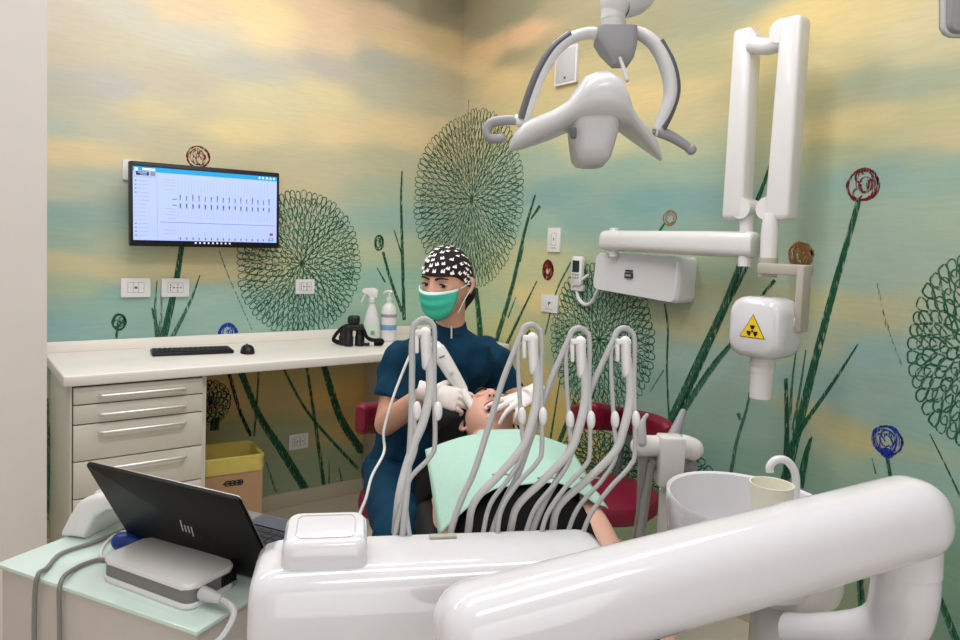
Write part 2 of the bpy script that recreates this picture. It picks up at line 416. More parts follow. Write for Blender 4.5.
def scribble(c, r, mi, turns=5, wd=.006, flat_=1.0, seedn=1):
    rnd = random.Random(seedn)
    for k in range(turns*2):
        q = r*rnd.uniform(.25,.98); ox, oz = (r-q)*rnd.uniform(-.8,.8), (r-q)*rnd.uniform(-.8,.8); a0 = rnd.uniform(0,6.3); sp = rnd.uniform(2.5,6.6)
        sq = rnd.uniform(.6,1)
        stroke_sz([(c[0]+ox+q*sq*math.cos(a0+sp*i/12), c[1]+(oz+q*math.sin(a0+sp*i/12))*flat_) for i in range(13)], wd*rnd.uniform(.5,1), mi, 3)
    for _ in range(3):
        stroke_sz([(c[0]+r*rnd.uniform(.9,1.08)*math.cos(2*PI*i/14), c[1]+r*flat_*rnd.uniform(.9,1.08)*math.sin(2*PI*i/14)) for i in range(16)], wd*.8, mi, 3)
def dand_px(cx_, cy_, x0, x1, y0, y1, rings, **k):
    c = sz(cx_, cy_); l = sz(x0, cy_); r = sz(x1, cy_); t = sz(cx_, y0); b = sz(cx_, y1)
    c = ((l[0]+r[0])/2, (t[1]+b[1])/2)
    dandelion(c, (r[0]-l[0])/2, (t[1]-b[1])/2, rings, **k)
dand_px(300, 262, 237, 360, 191, 335, 9, seedn=3, petal=.031)
dand_px(468, 200, 414, 523, 112, 287, 9, seedn=4, petal=.033)
dand_px(602, 338, 551, 655, 262, 418, 10, seedn=5, petal=.032)
dand_px(985, 345, 909, 1060, 250, 450, 8, seedn=6, petal=.036)
dand_px(603, 468, 562, 642, 432, 504, 6, seedn=8, petal=.034, wd=.006, mi=1)
dand_px(685, 490, 640, 722, 448, 530, 6, seedn=9, petal=.034, mi=2)
dand_px(212, 403, 190, 230, 381, 424, 5, seedn=10, petal=.036, mi=6, wd=.006)
for pix, wp, mi, tp in [
    ([(182,244),(177,275),(170,310),(163,338)], 5, 1, (.8,1.2)), ([(200,275),(190,302),(172,338)], 3.5, 2, (.3,1.3)), ([(152,308),(156,325),(159,340)], 4, 1, (.4,1.4)),
    ([(157,280),(155,310),(157,338)], 3, 2, (.3,1.4)), ([(162,282),(161,310),(160,338)], 3, 7, (.4,1.3)), ([(118,326),(116,338)], 2.5, 1, (1,1)),
    ([(219,251),(228,275),(252,330)], 1.6, 7, (1,.6)), ([(402,171),(401,200),(402,240),(404,320)], 3, 1, (.6,1.4)), ([(383,252),(390,278),(402,312)], 3, 1, (1,1.1)),
    ([(394,230),(399,246),(402,255)], 2, 1, (.6,1)), ([(377,268),(385,282)], 2, 1, (.5,1)),
    ([(237,362),(259,414),(283,453),(307,492)], 7, 1, (.7,1.3)), ([(226,362),(239,409),(251,436)], 3.5, 6, (1,1)), ([(259,362),(257,400),(254,436)], 2, 1, (1,1)),
    ([(306,362),(316,429),(324,486)], 3.5, 1, (.8,1.2)), ([(280,362),(309,414),(358,469)], 3, 1, (.8,1.1)), ([(323,362),(340,416),(362,452)], 8, 1, (.7,1.3)),
    ([(329,460),(329,484)], 1.6, 2, (.4,1.2)), ([(339,468),(342,482)], 2, 1, (.4,1.2)), ([(216,418),(214,430)], 8, 6, (1,1)), ([(266,462),(276,492)], 2, 7, (1,1)),
    ([(45,400),(47,450),(45,520)], 5, 2, (1,1)),
    ([(535,195),(525,231),(512,287),(495,345)], 4.5, 1, (.5,1.4)), ([(540,206),(531,219)], 4, 1, (1,.5)), ([(537,281),(522,312),(505,348)], 3.5, 1, (.4,1.3)),
    ([(524,246),(520,262)], 2.5, 1, (.4,1)), ([(516,297),(508,318)], 2.5, 2, (.4,1)),
    ([(476,288),(479,318),(481,345)], 9, 1, (.8,1.1)), ([(571,262),(556,293),(545,335)], 2.2, 2, (1,1)), ([(665,223),(659,232)], 2.6, 1, (.7,1.2)),
    ([(665,304),(668,330),(667,367),(669,418)], 2.2, 1, (1,1)), ([(664,370),(650,392)], 1.6, 2, (1,.5)),
    ([(746,250),(727,300),(707,344),(688,387),(668,428)], 11, 1, (.6,1.3)), ([(732,344),(710,370),(683,412)], 5, 1, (.6,1.2)), ([(752,256),(736,290),(722,315)], 3.5, 1, (1,.7)), ([(775,280),(758,300),(730,330)], 3.5, 1, (1,.8)),
    ([(773,155),(766,178),(756,204)], 4, 1, (.6,1.3)), ([(757,203),(745,235)], 7, 1, (1,1.1)), ([(859,199),(848,240),(833,292),(809,384),(795,441),(780,500)], 5.6, 1, (.7,1.6)),
    ([(858,344),(835,380),(797,436),(786,470)], 4, 1, (.3,1.6)), ([(786,378),(787,430),(786,480)], 5, 1, (.5,1.2)), ([(796,352),(792,385),(790,420)], 3, 2, (.4,1.2)), ([(806,350),(800,390),(793,430)], 3, 2, (.4,1.2)),
    ([(811,438),(806,456),(800,486)], 5, 1, (.4,1.4)), ([(750,392),(746,412),(737,441),(730,478)], 3, 2, (.8,1.4)), ([(738,413),(741,420)], 4, 2, (1,1)),
    ([(877,282),(886,322),(902,366)], 1.4, 7, (1,.8)), ([(884,318),(888,328)], 3, 7, (1,1)), ([(887,455),(891,480)], 3.4, 1, (1,1.1)), ([(872,458),(876,474)], 1.8, 2, (.4,1)),
    ([(859,565),(862,612)], 5.5, 1, (1,1)), ([(934,583),(958,645)], 5, 1, (.9,1.2)), ([(930,434),(946,466),(962,500)], 2, 1, (.6,1)), ([(815,596),(821,615)], 6, 1, (1,1)),
    ([(724,606),(727,622)], 4, 1, (1,1)), ([(734,600),(734,628)], 4, 1, (1,1)), ([(716,600),(719,616)], 3, 1, (1,1)),
    ([(560,380),(552,430),(545,470)], 3, 1, (.5,1.2)), ([(575,400),(560,440),(548,470)], 5, 1, (.6,1.2)), ([(530,330),(520,345)], 3, 2, (1,1)), ([(469,100),(468,118)], 1.4, 2, (1,1))]:
    stroke(pix, wp, mi, tp, rough=1 if wp >= 4 else 0)
for (px, py, rp, mi, tn, wd, fl, sd) in [(198,157,11,3,4,.006,.95,1),(119,322,6,1,3,.008,1.3,2),(228,333,9,5,3,.008,1,3),(379,243,5,1,3,.008,1.5,4),(548,270,7,3,6,.014,1.3,5),
    (670,218,8,4,2,.004,.9,6),(801,255,12,4,7,.010,1,7),(863,185,15,3,4,.008,1.05,8),(887,440,14,5,6,.006,1.05,9),(887,453,5,5,4,.010,.8,10)]:
    c = sz(px,py); q0 = B(px,py) if c[0] > 0 else A(px,py)
    scribble(c, rp*depth(q0)/F, mi, tn, wd, fl, sd)

# ------------------------------------------------------------------ the setting
wa = struct(obj('wall_back', WALLS['a'], CH, sharp=180)); wb = struct(obj('wall_right', WALLS['b'], CH, sharp=180))
def slab(name, c, s, m): b = bmn(); box(b, c, s); return struct(obj(name, b, m))
slab('floor', (-2,-2.4,-.05), (4.4,5.2,.1), FLOOR)
slab('ceiling', (-2,-2.4,3.15), (4.4,5.2,.1), CEIL)
slab('wall_left', (-4.05,-2.4,1.55), (.1,5.2,3.1), PAINTW)
slab('wall_front', (-2,-4.85,1.55), (4.4,.1,3.1), PAINTW)
pr = A(44.5, 300, .85)
slab('wall_partition', (pr.x-.19, -.88, 1.55), (.38, .06, 3.1), PAINTW)
b = bmn(); box(b, (-1.25,-.006,.04), (2.5,.012,.08), bev=.002); struct(obj('baseboard_back', b, SKIRT))
b = bmn(); box(b, (-.006,-1.65,.045), (.012,3.3,.09), bev=.002); struct(obj('baseboard_right', b, SKIRT))

# ------------------------------------------------------------------ worktop, drawer unit
XA, YA, ZA = V((1,0,0)), V((0,1,0)), V((0,0,1))
t = thing('worktop', 'long white worktop with raised back edge running along the painted wall', 'worktop', (-1.05,-.28,0))
b = bmn(); box(b, (-1.05,-.287,.85), (2.05,.57,.04), bev=.006, seg=3); obj('slab', b, TOPW, t)
b = bmn(); box(b, (-1.05,-.012,.892), (2.05,.02,.045), bev=.003); obj('back_edge', b, TOPW, t)
b = bmn(); box(b, (-.562,-.27,.415), (.025,.52,.829), bev=.002); obj('support_panel', b, mat('panel_grey', (196,186,172), .6), t)
t = thing('drawer_unit', 'white drawer cabinet with long steel handles under the left end of the worktop', 'cabinet', (-1.81,-.28,0))
b = bmn(); box(b, (-1.8125,-.265,.4545), (.475,.53,.749), bev=.003); box(b, (-1.8125,-.25,.04), (.44,.46,.08)); obj('carcass', b, CAB, t)
YF = -.531
zs = [A(74,yy,.55).z for yy in (388,404.5,422,455.5,488.5)]
zs = [.822,.757,.685,.550,.413,.262,.10]
for i in range(6):
    z1, z0 = zs[i]-.0022, zs[i+1]+.0022
    b = bmn(); box(b, (-1.8175,YF-.009,(z0+z1)/2), (.445,.017,z1-z0), bev=.0025)
    d = obj('drawer', b, CAB, t)
    hz = z1-.030 if z1-z0 > .08 else (z0+z1)/2-.002
    b = bmn(); tube(b, [V((-1.955,YF-.018,hz)), V((-1.955,YF-.036,hz)), V((-1.95,YF-.040,hz)), V((-1.67,YF-.040,hz)), V((-1.665,YF-.036,hz)), V((-1.665,YF-.018,hz))], .0066, n=12, sm=0)
    obj('handle', b, STEEL, d)
b = bmn(); box(b, (-1.8175,-.5308,.46), (.45,.002,.735)); obj('drawer_gap', b, SEAM, t)

# ------------------------------------------------------------------ wall monitor
tl, tr_, br_, bl = A(131.5,160,.09), A(281,174.5,.09), A(275,250,.09), A(127,243.5,.09)
mc = (tl+tr_+br_+bl)/4; mx_ = ((tr_-tl)+(br_-bl)).normalized(); my_ = ZA - mx_*mx_.dot(ZA); my_.normalize()
rl = Matrix.Rotation(math.radians(1.2), 3, mx_.cross(my_)); mx_ = rl@mx_; my_ = rl@my_
mw = ((tr_-tl).length+(br_-bl).length)/2; mh = ((tl-bl).length+(tr_-br_).length)/2
t = thing('wall_monitor', 'wide flat wall monitor showing a dental chart above the worktop', 'monitor', mc)
mn = mx_.cross(my_)                                 # towards the room (-Y)
if mn.y > 0: mn = -mn
b = bmn(); prism(b, rr(mw,mh,.006), mc-mn*.018, mx_, my_, -.03 if mx_.cross(my_).y > 0 else .03, bev=.002); obj('bezel', b, BLACK, t)
b = bmn(); box(b, mc-mn*.05, (.2,.12,.05), (mx_,my_,mn)); box(b, V((mc.x,-.012,mc.z)), (.22,.022,.2)); obj('wall_mount', b, BLACK, t)
b = bmn(); SW, SH = mw-.024, mh-.040
def q(u0,v0,u1,v1,mi,l):
    e = .0125+l*.0002
    flat(b, [mc+mx_*(SW*(u-.5))+my_*(SH*(.5-v)+.006)+mn*e for u, v in ((u0,v0),(u0,v1),(u1,v1),(u1,v0))], mi)
q(0,0,1,1,0,0); q(0,0,1,.022,3,1); q(0,.022,1,.085,1,1); q(.005,.075,.15,.165,4,2); q(.02,.085,.10,.135,3,3); q(.11,.085,.14,.135,2,3); q(.03,.093,.09,.105,4,4); q(.045,.115,.085,.125,4,4)
q(.012,.035,.03,.075,5,2); q(.06,.04,.14,.065,5,2)
for k in range(5): q(.86+k*.028,.035,.872+k*.028,.065,5,2)
q(.15,.165,.155,1,4,1)
for k in range(15):
    v = .20+k*.052; q(.012,v,.022,v+.018,2 if k < 4 or k > 10 else 4,1); q(.03,v+.002,.03+.04+.03*random.random(),v+.014,4,1)
gx0, gx1 = .29, .97
for k in range(32):
    u = gx0+(gx1-gx0)*k/31
    for v0, v1 in ((.14,.40),(.52,.70),(.80,.98)): q(u,v0,u+.0025,v1,4,1)
for k in range(16):
    u = gx0+.008+(gx1-gx0)*k/16
    q(u,.40-.05*random.random(),u+.008,.44,2,2); q(u+.002,.375,u+.006,.40,3,3); q(u,.485,u+.010,.53+.03*random.random(),2,2); q(u+.002,.49,u+.007,.53,3,3)
    q(u,.95,u+.010,.985,2,2)
for v in (.17,.205,.24,.30): q(.20,v,.27,v+.012,4,1)
for v in (.425,.505): q(.25,v,.28,v+.016,2,1)
for v in (.56,.60,.64,.69,.80,.85,.90): q(.18+.05*random.random(),v,.275,v+.012,4,1)
for v in (.44,.47): q(gx0,v,gx1,v+.004,4,1)
q(.17,.745,.99,.752,2,1); q(.945,.86,.972,.90,6,3); q(.94,.93,.975,.975,1,3); q(.948,.94,.967,.965,0,4)
for k in range(9): q(.40+k*.03,1.015,.412+k*.03,1.035,5,5)
obj('screen', b, [SCRB,SCRBL,SCRG,SCRD,SCRL,SCRW,SCRR], t)

# ------------------------------------------------------------------ wall plates
def plate(name, label, cat_, c, nrm, w_, h_, kind, group=None):
    y = ZA; x = y.cross(nrm).normalized()
    t = thing(name, label, cat_, c, group)
    b = bmn(); prism(b, rr(w_,h_,.004), c+nrm*.0005, x, y, .0095, bev=.002); obj('cover', b, WHITE, t)
    f = c+nrm*.0095
    if kind == 'blank': return t
    b = bmn()
    def lb(u, v, du, dv, mi=0, th=.0012): box(b, f+x*u+y*v, (du,dv,th), (x,y,nrm), mi=mi)
    if kind in ('data','euro'):
        W, H = .066, .044
        for v in (-H/2,H/2): lb(0,v,W,.0012)
        for u in (-W/2,-W/6,W/6,W/2): lb(u,0,.0012,H)
        if kind == 'data': lb(.0,0,.012,.010)
        else:
            for v in (-.012,0,.012): lb(-W/3,v,.006,.006)
            for u in (-.006,.008,.022): lb(u,0,.007,.006)
            for v in (-.014,.014): lb(.008,v,.006,.004)
    elif kind == 'switch':
        for u in (-.017,.017): lb(u,.004,.0015,.06)
        for v in (-.026,.034): lb(0,v,.034,.0015)
        lb(0,.004,.006,.014); lb(0,-.04,.03,.003)
    elif kind == 'key':
        lb(.002,.004,.016,.010); lb(-.004,-.004,.006,.014); lb(0,-.028,.05,.002)
    obj('socket_insert', b, DGREY, t, label='dark openings of the wall plate'); return t
NA, NB = V((0,-1,0)), V((-1,0,0))
plate('socket_plate', 'white wall socket plate with a single centre port, leftmost below the monitor', 'socket', A(135.5,287.5), NA, .119, .084, 'data', 'wall sockets')
plate('socket_plate', 'white wall socket plate over a green stem, right one of the pair below the monitor', 'socket', A(175,287.5), NA, .119, .084, 'euro', 'wall sockets')
plate('socket_plate', 'white wall socket plate in the middle of the round painted flower on the left wall', 'socket', A(304.5,286.5), NA, .100, .075, 'euro', 'wall sockets')
plate('socket_plate', 'white wall socket plate low on the wall under the worktop', 'socket', A(298,441), NA, .105, .08, 'euro', 'wall sockets')
plate('blank_plate', 'white square plate partly hidden behind the left edge of the monitor', 'plate', A(133,170.5), NA, .085, .085, 'blank')
plate('wall_switch', 'upright white switch plate on the right wall above the red bud', 'switch', B(555,240), NB, .089, .119, 'switch')
plate('socket_plate', 'square white plate with a dark key symbol beside the right hand round flower', 'socket', B(550.5,303.5), NB, .12, .088, 'key', 'wall sockets')
t = thing('wall_panel', 'grey square panel in white frame high on the wall behind the lamp', 'panel', B(568,66))
c = B(568,66); b = bmn(); prism(b, rr(.15,.18,.004), c+NB*.0005, ZA.cross(NB), ZA, .016, bev=.002); obj('frame', b, WHITE, t)
b = bmn(); prism(b, rr(.125,.155,.003), c+NB*.016, ZA.cross(NB), ZA, .003, bev=.001); box(b, c+NB*.019-ZA*.06, (.012,.012,.002), (ZA.cross(NB),ZA,NB), mi=1); obj('face_plate', b, [LGREY,DGREY], t)

# ------------------------------------------------------------------ things on the worktop
ZT = .8705
k0, k1 = Z(152,354,ZT), Z(230,351,ZT); kx = (k1-k0).normalized(); ky = ZA.cross(kx); kc = (k0+k1)/2-ky*.01
t = thing('keyboard', 'slim black keyboard lying on the white worktop', 'keyboard', kc)
b = bmn(); box(b, kc+ZA*.008, (.325,.125,.014), (kx,ky,ZA), bev=.004); obj('case', b, BLACK, t)
b = bmn()
for r in range(5):
    for c_ in range(15):
        if r == 0 and 3 < c_ < 10: continue
        box(b, kc+kx*(-.146+c_*.0208)+ky*(-.046+r*.0225)+ZA*.0165, (.0172,.0185,.004), (kx,ky,ZA))
box(b, kc+kx*(-.011)+ky*(-.046)+ZA*.0165, (.12,.0185,.004), (kx,ky,ZA))
k_ = obj('keys', b, KEYS, t); 
mc2 = Z(247.5,353,ZT)
t = thing('computer_mouse', 'black ergonomic mouse beside the keyboard', 'mouse', mc2)
b = bmn()
rings = []
for j in range(9):
    a = PI/2*j/8; rings.append([mc2+kx*(.030*math.cos(a)**.6*math.cos(x_))+ky*(.048*math.cos(a)**.6*math.sin(x_))+ZA*(.036*math.sin(a)+.0005) for x_ in [2*PI*i/24 for i in range(24)]])
loft(b, rings); obj('shell', b, BLACK, t)
b = bmn(); tube(b, [mc2+ky*.03+ZA*.026-kx*.004, mc2+ky*.03+ZA*.032, mc2+ky*.012+ZA*.037], .004, n=8); obj('scroll_wheel', b, DGREY, t)

fw = V((FWD.x,FWD.y,0)).normalized(); rt = V((RIGHT.x,RIGHT.y,0)).normalized()
hc = Z(352,346,ZT)                                         # loupes with headband
t = thing('loupe_headset', 'black magnifier headset with strap lying on the worktop', 'headset', hc)
b = bmn()
for dx, dy_, hh in ((-.016,-.01,.10),(.034,.015,.095),(-.045,.02,.085)):
    lathe(b, [(.019,0),(.0235,.004),(.0235,.045),(.020,.05),(.020,hh-.006),(.014,hh)], hc+rt*dx+fw*dy_+ZA*.0005, n=24)
obj('lens_barrel', b, BLACK, t)
b = bmn(); box(b, hc+RIGHT*.006+ZA*.128, (.060,.045,.045), (RIGHT.normalized(), FWD, ZA), bev=.016, seg=4); box(b, hc+RIGHT*.006+ZA*.092, (.10,.05,.034), (RIGHT, FWD, ZA), bev=.012); obj('frame', b, BLACK, t)
b = bmn()
fw = V((FWD.x,FWD.y,0)).normalized(); rt = V((RIGHT.x,RIGHT.y,0)).normalized()
tube(b, [hc-rt*.025+ZA*.10, hc-rt*.055+ZA*.085+fw*.02, hc-rt*.085+ZA*.05+fw*.02, hc-rt*.095+ZA*.025+fw*.02, hc-rt*.075+ZA*.012+fw*.03, hc-rt*.045+ZA*.012+fw*.04], .009, n=8, ell=1.5, up=fw)
tube(b, [hc+rt*.036+ZA*.10, hc+rt*.055+ZA*.08, hc+rt*.07+ZA*.045+fw*.01, hc+rt*.10+ZA*.03+fw*.02, hc+rt*.14+ZA*.03+fw*.03, hc+rt*.135+ZA*.015+fw*.05,hc+rt*.10+ZA*.009+fw*.05], .009, n=8, ell=1.5, up=fw)
tube(b, [hc+rt*.04+ZA*.03, hc+rt*.06+ZA*.012, hc+rt*.085+ZA*.012], .008, n=8)
obj('head_strap', b, BLACKM, t)

pc = Z(388,340.5,ZT)
sc_ = Z(371,341,ZT)
t = thing('spray_bottle', 'white trigger spray bottle standing behind the black headset', 'bottle', sc_)
b = bmn(); lathe(b, [(.037,0),(.043,.004),(.043,.06),(.038,.105),(.028,.15),(.016,.185),(.014,.20)], sc_, n=28, sx=1, sy=.72, xref=rt); obj('bottle_body', b, WHITE, t)
b = bmn(); lathe(b, [(.0392,.100),(.0438,.061),(.0438,.02),(.0432,.019)], sc_, n=28, sx=1.01, sy=.735, xref=rt, caps=False)
obj('label', b, [mat('label_pale_green', (214,226,212), .5)], t)
b = bmn(); box(b, sc_+rt*.012-fw*.0335+ZA*.048, (.018,.004,.020), (rt,fw,ZA), bev=.001); obj('label_mark', b, LGREEN, t)
b = bmn(); lathe(b, [(.017,.20),(.018,.204),(.017,.222),(.012,.227)], sc_, n=20)
prism(b, [(.026,.225),(.030,.264),(.012,.277),(-.032,.274),(-.050,.268),(-.052,.250),(-.038,.247),(-.02,.244),(-.012,.225)], sc_-fw*.012, rt, ZA, -.024, bev=.003)
obj('spray_head', b, WHITE, t)
b = bmn(); tube(b, [sc_-rt*.030+ZA*.252, sc_-rt*.042+ZA*.228, sc_-rt*.054+ZA*.20], [.007,.006,.005], n=8); obj('trigger', b, WHITE, t)
t = thing('pump_bottle', 'white pump bottle with blue label, right of the spray bottle', 'bottle', pc)
b = bmn(); lathe(b, [(.038,0),(.042,.004),(.042,.150),(.036,.178),(.020,.194),(.013,.198),(.013,.21)], pc, n=28); obj('bottle_body', b, WHITE, t)
b = bmn(); lathe(b, [(.0422,.058),(.0425,.059),(.0425,.085),(.0422,.086)], pc, n=28, caps=False); lathe(b, [(.0422,.125),(.0424,.126),(.0424,.140),(.0422,.141)], pc, n=28, mi=1, caps=False); obj('label', b, [LBLUE,LABELG], t)
b = bmn(); lathe(b, [(.016,.21),(.016,.226),(.006,.229),(.005,.255)], pc, n=16); tube(b, [pc+ZA*.255+rt*.014, pc+ZA*.258-rt*.002, pc+ZA*.255-rt*.022, pc+ZA*.246-rt*.030], [.007,.008,.006,.005], n=10); obj('pump_head', b, WHITE, t)
sm_ = Z(385,339,ZT)
t = thing('metal_clip', 'small round metal piece on the worktop by the dentist', 'clip', sm_)
b = bmn(); tube(b, [sm_+V((math.cos(a)*.022,math.sin(a)*.022,.008)) for a in [2*PI*i/16 for i in range(15)]], .006, n=8, sm=2, caps='round'); obj('ring', b, mat('old_metal',(128,120,108),.4,metal=.5), t)
b = bmn(); box(b, sm_+V((.026,0,.006)), (.03,.012,.010), bev=.003); obj('tongue', b, STEEL, t)
fr = Z(417,326,ZT); fr.y = -.045
t = thing('small_frame', 'small dark framed picture standing at the back of the worktop behind the dentist', 'frame', fr)
b = bmn()
for u, v, du, dv in ((0,.006,.08,.010),(0,.054,.08,.010),(-.035,.03,.010,.058),(.035,.03,.010,.058)): box(b, fr+V((u,-.0,v)), (du,.014,dv), bev=.002)
obj('frame_border', b, mat('frame_dark',(60,62,56),.6), t)
b = bmn(); box(b, fr+V((0,.003,.03)), (.066,.004,.046)); obj('picture', b, mat('frame_inner',(150,170,150),.6), t)

# ------------------------------------------------------------------ waste bin under the worktop
c0 = V((-1.385,-.235,.0))
t = thing('waste_box', 'cardboard waste box lined with a yellow bag under the worktop', 'bin', c0)
ang = Matrix.Rotation(math.radians(-8), 3, 'Z'); bx_, by_ = ang@XA, ang@YA
W0, D0, H0 = .25, .22, .405
b = bmn()
for s in (-1,1):
    box(b, c0+bx_*(s*W0/2)+ZA*(H0/2), (.006,D0,H0), (bx_,by_,ZA)); box(b, c0+by_*(s*D0/2)+ZA*(H0/2), (W0,.006,H0), (bx_,by_,ZA))
box(b, c0+ZA*.004, (W0,D0,.008), (bx_,by_,ZA)); obj('carton', b, CARD, t)
b = bmn(); rings = []
prof = [(.0075,.345),(.011,.36),(.010,.395),(.011,.413),(.004,.419),(-.006,.413),(-.012,.30),(-.016,.12),(-.03,.03)]
for i, (o_, zz) in enumerate(prof):
    ring = []
    for (u, v) in rr(W0+2*o_, D0+2*o_, .02+max(0,o_), 5):
        wv = .004*noise.noise(V((u*30, v*30, i*.8))); ring.append(c0+bx_*(u*(1+wv*4))+by_*(v*(1+wv*4))+ZA*(zz+(.010*noise.noise(V((u*18,v*18,7)))) if i < 6 else zz))
    rings.append(ring)
loft(b, rings); obj('bag_liner', b, BAG, t)
b = bmn(); fc = c0-by_*(D0/2+.0035)+ZA*.30
for u, rw in ((-.022,.014),(-.002,.012),(.018,.014),(.032,.010)):
    tube(b, [fc+bx_*(u+rw*math.cos(a))+ZA*(.011*math.sin(a))+by_*.0005 for a in [2*PI*i/12 for i in range(13)]], .0028, n=6, sm=0)
box(b, fc, (.085,.002,.006), (bx_,by_,ZA)); obj('handle_print', b, BLACK, t, label='dark oval print at the hand hole')

# ------------------------------------------------------------------ glass topped cart with laptop (left foreground)
ZC = .75
c1, c2 = Z(197,632,ZC), Z(-4,563.5,ZC)
vx = (c2-c1).normalized(); wx = V((vx.y,-vx.x,0)); 
if wx.dot(FWD) < 0: wx = -wx
CL, CW = (c2-c1).length, .37
cc = c1+vx*CL/2+wx*CW/2
t = thing('equipment_cart', 'grey cart with pale mint glass top carrying the laptop', 'cart', V((cc.x,cc.y,0)))
b = bmn(); box(b, cc-ZA*.004, (CL,CW,.008), (vx,wx,ZA), bev=.0015); obj('glass_top', b, GLASS, t)
b = bmn(); box(b, cc-ZA*(.009+.32), (CL-.012,CW-.012,.64), (vx,wx,ZA), bev=.004); obj('body', b, CARTB, t)
for s in (-1,1):
    for s2 in (-1,1):
        p = cc+vx*(s*(CL/2-.05))+wx*(s2*(CW/2-.05)); p.z = .03
        b = bmn(); cyl(b, p-vx*.01, p+vx*.01, .03, n=20); box(b, p+ZA*.045, (.03,.04,.04), (vx,wx,ZA), bev=.004); obj('caster', b, DGREY, t)
# laptop
h0, h1 = Z(136,541,ZC+.012), Z(281,583,ZC+.012); lx = (h1-h0).normalized(); lw = (h1-h0).length
ly = ZA.cross(lx); 
if ly.dot(FWD) < 0: ly = -ly
t = thing('laptop', 'open black laptop seen from behind on the glass cart', 'laptop', (h0+h1)/2-ZA*.012)
bc = (h0+h1)/2+ly*.115
b = bmn(); prism(b, rr(lw,.225,.01), bc-ZA*.011, lx, ly, .013, bev=.003); base = obj('base', b, LAPS, t)
b = bmn(); box(b, bc+ZA*.0026+ly*.01, (lw*.9,.10,.001), (lx,ly,ZA), mi=0); box(b, bc+ZA*.0026+ly*.082-lx*.0, (.11,.055,.001), (lx,ly,ZA), mi=1)
for r in range(5):
    for k in range(14): box(b, bc+lx*(-lw*.43+lw*.86*(k+.5)/14)+ly*(-.035+r*.019)+ZA*.0035, (lw*.055,.0155,.002), (lx,ly,ZA), mi=2)
obj('keyboard_deck', b, [LAPK,mat('touchpad',(74,78,90),.4),KEYS], t)
# lid: from hinge towards the pixel corners of its top edge
best = None
for k in range(60, 130):
    a = math.radians(k); d = -ly*math.cos(PI-a)*-1 if False else ly*math.cos(a)+ZA*math.sin(a)
    for L_ in (.19,.20,.21,.22,.23,.24):
        e = 0
        for hh, tgt in ((h0,(88,460)),(h1,(242,497))):
            vv = np.array(hh+d*L_)-CAM; cv = RW.T@vv; e += (CX+F*cv[0]/cv[2]-tgt[0])**2+(CY+F*cv[1]/cv[2]-tgt[1])**2
        if best is None or e < best[0]: best = (e, a, L_)
print('LAPTOP', best, lw, 'cart', CL, tuple(cc))
ld = ly*math.cos(best[1])+ZA*math.sin(best[1]); LL = best[2]; ln_ = lx.cross(ld)
if ln_.dot(FWD) > 0: ln_ = -ln_
lc = (h0+h1)/2+ld*LL/2
b = bmn(); prism(b, rr(lw,LL,.008), lc, lx, ld, .006*(1 if lx.cross(ld).dot(ln_) > 0 else -1), bev=.0015, mi=0); obj('lid', b, LAPT, t)
b = bmn(); prism(b, rr(lw*1.004,LL*1.006,.008), lc-ln_*.0012, lx, ld, .0015*(1 if lx.cross(ld).dot(ln_) > 0 else -1)); obj('lid_edge', b, LAPS, t, label='thin silver edge of the lid')
b = bmn(); prism(b, rr(lw*.96,LL*.93,.004), lc-ln_*.002, lx, ld, -.0012*(1 if lx.cross(ld).dot(ln_) > 0 else -1)); obj('display', b, BLACK, t)
b = bmn(); 
rx_ = lx if lx.dot(RIGHT) > 0 else -lx
for u, v0, v1 in ((-.012,-.012,.020),(-.004,-.012,.008),(.004,-.012,.008),(.012,-.020,.008)):
    o_ = lc+ln_*.0066+rx_*(u+.012)-ld*.008
    flat(b, [o_+rx_*(v0*.28-.0016)+ld*v0, o_+rx_*(v0*.28+.0016)+ld*v0, o_+rx_*(v1*.28+.0016)+ld*v1, o_+rx_*(v1*.28-.0016)+ld*v1])
obj('logo', b, STEEL, t, label='silver four stroke logo')
# white box with grey band
p0, p1, p2 = Z(100,580,ZC), Z(180,610,ZC), Z(218,590,ZC)
ex = (p1-p0).normalized(); ey = ZA.cross(ex)
if ey.dot(FWD) < 0: ey = -ey
bw, bd = .225, .108
bc = p0+ex*bw/2+ey*bd/2
t = thing('interface_box', 'white box with a dark grey side band lying on the cart before the laptop', 'box', bc)
b = bmn(); prism(b, rr(bw,bd,.018), bc+ZA*.001, ex, ey, .010, bev=.003); prism(b, rr(bw,bd,.018), bc+ZA*.034, ex, ey, .010, bev=.004, seg=3); obj('shell', b, WHITE, t)
b = bmn(); prism(b, rr(bw-.004,bd-.004,.017), bc+ZA*.010, ex, ey, .0245); obj('side_band', b, mat('band_grey',(120,118,116),.5), t)
b = bmn()
for k in range(6): box(b, bc+ex*(bw/2-.001)+ey*(.02+.006*k)+ZA*.022, (.004,.003,.018), (ex,ey,ZA))
obj('vent', b, BLACK, t)
plug = bc+ex*(bw/2)-ey*.025+ZA*.022
b = bmn(); tube(b, [plug, plug+ex*.020, plug+ex*.045], [.012,.011,.007], n=12, sm=2); tube(b, [plug+ex*.03, plug+ex*.06-ZA*.002, plug+ex*.085-ey*.012-ZA*.010, plug+ex*.11-ey*.06-ZA*.016, plug+ex*.12-ey*.11-ZA*.02, plug+ex*.115-ey*.15-ZA*.09, plug+ex*.11-ey*.15-ZA*.3], .0055, n=8)
obj('power_cable', b, LGREY, t)
